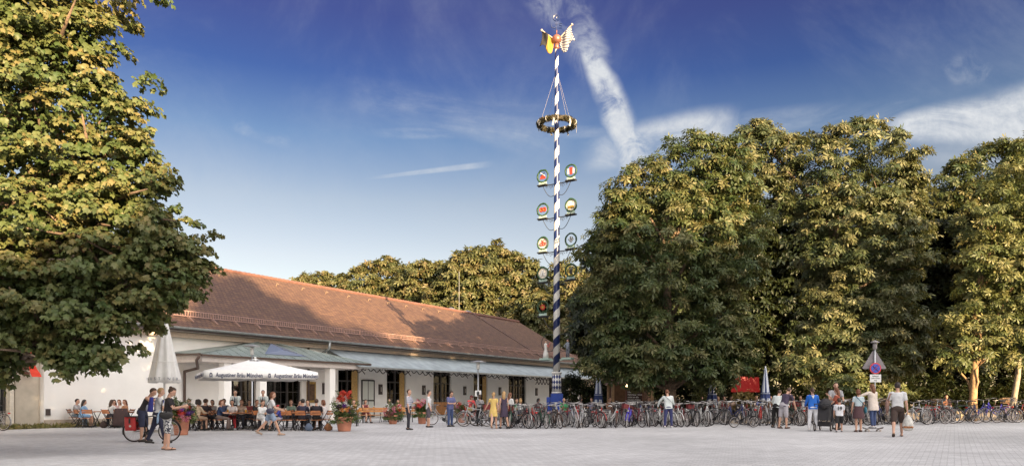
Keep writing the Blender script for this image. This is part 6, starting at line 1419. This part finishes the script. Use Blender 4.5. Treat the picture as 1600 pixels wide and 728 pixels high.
sitter('woman in an orange-brown top at the end of the wall table', 198, 34.6, 215, 'chair at the end of the wall table', fem=True, top=('orange brown top', (.36, .18, .09), .4), hair=('auburn', 'long'))
t = thing('jacket', 'brown jacket hung over a chair at the wall table', 'jacket', at(190, 33.4), 0); q = MB(); q.loft([[Vector((x * w_, -.05 + y * d_, z)) for x, y in ((-1, -1), (-.3, -1.25), (.4, -.9), (1, -1), (1, 1), (.2, 1.2), (-1, 1))] for z, w_, d_ in ((.12, .34, .06), (.3, .33, .09), (.6, .29, .09), (.86, .25, .08), (.9, .22, .05))]); q.build('cloth', cl('brown jacket', (.06, .035, .035)), t, True)
chair(at(190, 33.55), 0, 'chair under the brown jacket at the wall table')
# --- guests under and around the open parasol
table(at(300, 31.4), 20, 'folding table behind the large flower pot'); table(at(352, 31.4), 10, 'folding table at the parasol pole'); table(at(383, 31.3), 0, 'folding table between the woman in white trousers and the parasol pole')
sitter('smiling man with a moustache behind the large flower pot', 297, 32.4, 180, 'chair of the smiling man behind the flower pot', top=('pale shirt', (.52, .50, .46), .5), hair=('brown', 'short'))
sitter('woman with big dark curly hair and a beige top, back turned', 307, 30.6, 25, 'chair of the woman with curly hair', fem=True, top=('beige top', (.50, .38, .26), .8), bottom=('beige', (.32, .22, .15), 'knee'), hair=('dark', 'curly'))
sitter('man in a dark shirt on a wooden chair next to the curly-haired woman', 319, 31.2, 5, 'wooden chair of the man in the dark shirt beside the curly hair', top=('dark shirt', (.03, .022, .028), .5), hair=('brown', 'short'))
sitter('red-faced man facing out beside the man in the dark shirt', 324, 32.5, 190, 'chair of the red-faced man', skin='tan', top=('brown shirt', (.22, .10, .06), .5), hair=('auburn', 'short'))
sitter('woman in a navy top with brown trousers sitting sideways at the parasol table', 342, 30.9, 80, 'chair of the woman in the navy top', fem=True, top=('navy blue top', (.02, .04, .10), .6), bottom=('brown trousers', (.14, .10, .085), 'long'), hair=('auburn', 'bob'))
sitter('dark-haired woman in a white top and red trousers facing the square', 363, 31.6, 165, 'chair of the woman in red trousers', fem=True, top=('white top', (.60, .56, .54), .5), bottom=('red trousers', (.40, .03, .035), 'long'), hair=('dark', 'bob'), shoes=('white shoes', (.5, .5, .48)))
sitter('auburn-haired woman in black behind the woman in the white skirt', 399, 32.3, 120, 'chair of the auburn-haired woman in black', fem=True, top=('black top', (.02, .018, .02), .5), hair=('auburn', 'short'))
sitter('woman in white with a wide white skirt sitting by the walking woman', 407, 30.6, 125, 'chair of the woman in the white skirt', fem=True, lean=14, top=('white blouse', (.60, .58, .57), .7), bottom=('white skirt', (.56, .56, .56), 'calf'), hair=('brown', 'bun'), loose=.06)
sitter('small child in a blue shirt and red cap at the table', 438, 30.5, 250, 'chair of the child in the red cap', H=1.22, child=True, top=('blue shirt', (.05, .06, .28), .6), bottom=('pale shorts', (.36, .34, .36), 'knee'), cap=('red cap', (.42, .03, .04)), hair=('brown', 'short'), legs=((86, 60, 5), (80, 50, 6)))
table(at(446, 31.6), 0, 'folding table beside the child in the red cap')
for px, Y, h, lab in ((450, 30.6, 0, 'empty wooden chair between the child and the dark-shirted men'), (378, 33.2, 180, 'empty folding chair behind the parasol pole'), (386, 33.6, 200, 'empty folding chair stacked near the waiters')): chair(at(px, Y), h, lab)
for px, Y, h, c, hr, lab, fem in ((333, 32.9, 178, (.40, .38, .36), 'dark', 'guest in pale grey facing out behind the woman in navy', True), (352, 33.0, 190, (.10, .13, .22), 'brown', 'guest in dark blue facing out left of the first waiter', False), (378, 32.6, 172, (.45, .33, .25), 'auburn', 'guest in tan facing out right of the woman in red trousers', True),
                                  (390, 33.4, 165, (.30, .06, .06), 'dark', 'guest in dark red near the parasol pole between the waiters', True), (427, 33.0, 185, (.55, .54, .50), 'brown', 'guest in white facing out behind the walking woman', False), (455, 33.6, 170, (.16, .22, .17), 'auburn', 'guest in dark green facing out left of the two dark-shirted men', True), (313, 33.4, 182, (.50, .47, .42), 'blond', 'fair guest in beige facing out behind the curly-haired woman', True)):
    sitter(lab, px, Y, h, 'chair of the ' + lab, fem=fem, top=('terrace guest ' + str(px), c, .5), hair=(hr, 'short' if not fem else 'bob'), vox=.018)
for px, Y, hh, lab in ((368, 36.2, 172, 'waiter in white shirt and braces standing at the first porch door'), (411, 36.8, 165, 'waiter in white shirt and braces at the second porch door, behind the walking woman')):
    g = person(lab, at(px, Y), hh, 1.80, lean=1, arms=((10, 10, 85, -20), (10, 8, 60, -10)), top=('white shirt', (.60, .60, .60), .95), bottom=('waiter black', (.012, .012, .014), 'long'), hair=('dark', 'short'), vox=.016, group='waiters at the porch doors')
    for sx in (-1, 1): q = MB(); strap(q, [g.P + Vector(v) for v in ((sx * .09, .125, .06), (sx * .10, .145, .3), (sx * .09, .10, .45), (sx * .08, -.06, .47), (sx * .06, -.135, .3), (sx * .06, -.12, .06))], .03); q.build('brace', BLACK, g.t, True)
    q = MB(); q.prism([(-.02, .46), (.02, .46), (.035, .2), (0, .15), (-.035, .2)], g.P + Vector((0, .152, 0)), (1, 0, 0), (0, 0, 1), .012); q.build('tie', mat('dark tie', (.03, .03, .05), .7), g.t)
# --- guests in front of the porch column
table(at(487, 31.9), 0, 'folding table of the two dark-shirted men'); 
sitter('dark-haired woman at the table of the dark-shirted men, facing along it', 465, 32.0, 95, 'chair of the dark-haired woman by the dark-shirted men', fem=True, top=('grey top', (.36, .35, .36), .5), hair=('dark', 'short'))
sitter('man in a navy shirt with pale belt on a wooden chair, back turned', 472, 30.7, 2, 'wooden chair of the man with the pale belt', top=('navy shirt', (.028, .026, .05), .5), bottom=('dark', (.03, .03, .045), 'long'), hair=('dark', 'short'), hem=-.02)
sitter('woman facing out between the two dark-shirted men', 481.5, 32.7, 180, 'chair of the woman between the dark-shirted men', fem=True, top=('pale grey top', (.42, .38, .36), .5), hair=('brown', 'long'))
sitter('balding man in a black shirt on a wooden chair next to the terracotta pot group', 494, 30.7, -10, 'wooden chair of the balding man in black', top=('black shirt', (.018, .016, .022), .55), bottom=BLK, hair=('brown', 'short'))
sitter('blond woman in white at the table end beside the balding man', 508, 31.2, -70, 'wooden chair of the blond woman in white', fem=True, top=('white top', (.60, .57, .55), .5), bottom=('white trousers', (.5, .5, .5), 'knee'), hair=('auburn', 'bob'))
def floor_bag(label, px, Y, col, sc=1.0):
    t = thing('bag', label, 'bag', at(px, Y)); q = MB(); q.ell((0, 0, .16 * sc), (.17 * sc, .11 * sc, .17 * sc), None, 14, 10, 0, lambda v: Vector((v.x * (1.1 if v.z < 0 else .8), v.y, max(v.z, -.92)))); q.build('bag', cl(label[:18], col), t, True); q = MB(); q.tube([(-.08, 0, .28 * sc), (-.05, 0, .38 * sc), (.05, 0, .38 * sc), (.08, 0, .28 * sc)], .012, 5); q.build('handle', BLACK, t, True)
floor_bag('grey blue rucksack on the ground between the dark-shirted men', 482.5, 30.4, (.10, .13, .19)); floor_bag('brown leather bag on the ground beside the blond woman in white', 513, 30.6, (.26, .11, .045)); floor_bag('dark bag under the wall table of the women', 162, 33.6, (.05, .03, .025))
# --- guests under the metal canopy
def bench(label, pos, rz, ln=2.2):
    t = thing('wooden_bench', label, 'bench', pos, rz, 'orange wooden benches under the canopy'); q = MB(); [q.box((0, y, .45), (ln, .1, .03)) for y in (-.12, 0, .12)]; q.build('seat', WOOD, t); q = MB(); [q.box((0, -.2 - .02 * i, .66 + .13 * i), (ln, .025, .11)) for i in range(2)]; q.build('backrest', WOOD, t)
    for x in (-ln / 2 + .2, ln / 2 - .2):
        q = MB(); q.bar((x, .15, 0), (x, .12, .44), .03); q.build('leg', FST, t); q = MB(); q.bar((x, -.2, 0), (x, -.13, .44), .03); q.bar((x, -.13, .44), (x, -.24, .84), .03); q.build('leg', FST, t)
bench('orange wooden bench with its back to the square, left of the small terracotta pot', at(589, 40.2), R(4), 1.9); bench('second orange bench under the canopy, right of the small terracotta pot', at(628, 42.0), R(4), 1.6)
table(at(583, 41.6), 0, 'folding table in front of the bench under the canopy'); table(at(612, 43.0), 0, 'folding table farther along under the canopy')
sitter('dark-haired woman in a dark red dress with crossed legs under the canopy', 570, 40.4, 140, 'chair of the woman in the dark red dress', fem=True, top=('dark red dress', (.13, .02, .025), 0), bottom=('dark red dress', (.13, .02, .025), 'short'), hair=('dark', 'long'))
sitter('man in a white T-shirt at the canopy table behind the small pot', 607, 42.2, 150, 'chair of the man in white under the canopy', top=('white tee', (.58, .58, .57), .5), hair=('brown', 'short'))
sitter('person in a dark pink top at the canopy table beside the man in white', 623, 42.2, 195, 'chair of the person in dark pink under the canopy', fem=True, top=('dark pink top', (.36, .05, .08), .5), hair=('dark', 'short'))
sitter('person in white seated just behind the tall flower pot', 553, 36.0, 170, 'chair behind the tall flower pot', fem=True, top=('white top', (.58, .57, .55), .5), hair=('brown', 'bob'))
# --- guests behind the bicycles, in the garden
BGT = 'guests sitting in the beer garden behind the bicycles'
for px, Y, h, c, hr, lab, fem in ((806, 41, 150, (.06, .26, .12), 'brown', 'guest in green behind the woman in the dark dress', True), (813, 40, 10, (.58, .58, .56), 'blond', 'fair-haired guest in a white blouse, back turned, left of the maypole', True), (839, 43.5, 60, (.5, .52, .55), 'dark', 'guest in a pale blouse leaning over, left of the maypole', True), (881, 40.5, 178, (.06, .30, .12), 'grey', 'bald guest in a green shirt facing out beside the maypole base', False),
                                  (905, 44, 60, (.55, .55, .56), 'dark', 'guest in white, first one right of the maypole', True), (925, 43, 200, (.36, .34, .44), 'brown', 'guest in lilac left of the folded parasol by the kiosk', True), (952, 42.6, 170, (.40, .22, .14), 'brown', 'guest in rust brown left of the kiosk', False), (1014, 41.6, 190, (.52, .48, .45), 'brown', 'guest in pale grey just right of the menu board', True),
                                  (1094, 42.4, 150, (.45, .2, .14), 'auburn', 'guest in salmon behind the box of green plants', True), (1122, 41.3, 200, (.58, .56, .52), 'blond', 'guest in cream right of the thin blue and white parasol', True), (1130, 42, 170, (.34, .10, .10), 'brown', 'guest in dark red next to the guest in cream', False), (1142, 41.5, 185, (.5, .36, .28), 'brown', 'guest in tan left of the ochre hedge', True),
                                  (1180, 42, 160, (.60, .50, .42), 'blond', 'guest in pale peach just right of the ochre hedge', True), (1189, 41.2, 200, (.08, .10, .3), 'dark', 'guest in blue just left of the pale folded parasol', False), (1203, 42, 180, (.5, .3, .2), 'auburn', 'guest in orange-brown right of the pale folded parasol', True), (1238, 40.6, 170, (.32, .16, .10), 'brown', 'guest in brown behind the man with pale shorts', False), (1250, 41.4, 190, (.45, .44, .46), 'dark', 'guest in grey left of the blue sweatshirt', True)):
    g = sitter(lab, px, Y, h, None, fem=fem, top=('guest ' + lab[9:22], c, .5), hair=(hr, 'short' if not fem else 'bob'), vox=.02, group=BGT, H=1.78, bald='bald' in lab)
    q = thing('beer_bench', 'orange bench under the ' + lab, 'bench', (g.t.location.x, g.t.location.y, g.t.location.z), g.t.rotation_euler.z, 'beer garden benches behind the bicycles')
    b_ = MB(); b_.box((0, 0, .44), (.9, .26, .03)); b_.build('seat', WOOD, q); 
    for x in (-.32, .32): b_ = MB(); b_.box((x, 0, .215), (.04, .24, .42)); b_.build('leg', FST, q)
sitter('woman in brown sitting by the bicycles left of the golden tree trunk', 1478, 37.6, 200, None, fem=True, skin='tan', top=('rust brown top', (.30, .12, .05), .6), hair=('brown', 'bob'), H=1.7, arms=((40, 8, 120, -20), (30, 10, 88, -15)))
t = thing('low_wall', 'low stone ledge under the woman in brown', 'ledge', at(1478, 37.6)); q = MB(); q.box((0, 0, .225), (1.6, .4, .45)); q.box((0, 0, .46), (1.7, .46, .05)); q.build('stone', mat('sandstone ledge', (.34, .27, .18), .9, var=.25, scale=4), t)
# --- glasses on the tables
BEER = mat('amber beer', (.45, .22, .03), .15); 
gl0 = MB(); gl0.lathe([(.034, 0), (.038, .02), (.040, .14), (.036, .145)], 12); gm = gl0.mesh('beer', BEER, True); gl1 = MB(); gl1.lathe([(.041, .14), (.041, .17), (.03, .178)], 12); gm2 = gl1.mesh('foam', WHITE, True); gl2 = MB(); gl2.tube([(.04, 0, .03), (.075, 0, .04), (.075, 0, .11), (.04, 0, .125)], .007, 6); gm3 = gl2.mesh('handle', mat('mug glass', (.35, .38, .36), .1), True)
for px, Y, lab in ((134, 34.5, 'beer glass on the small wall table'), (181, 34.2, 'beer glass on the table of the women by the wall'), (346, 31.3, 'beer glass in front of the woman in navy'), (356, 31.2, 'beer glass in front of the woman in red trousers'), (384, 31.2, 'beer glass on the table beyond the parasol pole'), (482, 31.8, 'beer glass between the dark-shirted men'), (491, 31.8, 'beer glass in front of the balding man'), (446, 31.5, 'beer glass on the table of the child'), (584, 41.5, 'beer glass on the first canopy table'), (612, 42.9, 'beer glass on the farther canopy table')):
    p = at(px, Y); t = thing('beer_glass', lab, 'glass', (p.x, p.y, .748)); link('beer', gm, t); link('foam', gm2, t); link('handle', gm3, t)
# fuse every skin and garment in one evaluation
dg = bpy.context.evaluated_depsgraph_get(); dg.update(); new = []
for o in PEND: new.append(bpy.data.meshes.new_from_object(o.evaluated_get(dg)))
for o, me in zip(PEND, new):
    old = o.data; o.modifiers.clear(); o.data = me; bpy.data.meshes.remove(old)
    me.polygons.foreach_set('use_smooth', [True] * len(me.polygons))
print('fused', len(PEND), sum(len(o.data.polygons) for o in PEND))
for _, t_ in PROTO:                              # prototypes that no place asked for
    if 'spare' in t_:
        for o in list(t_.children_recursive): bpy.data.objects.remove(o)
        bpy.data.objects.remove(t_)
bpy.context.view_layer.update()
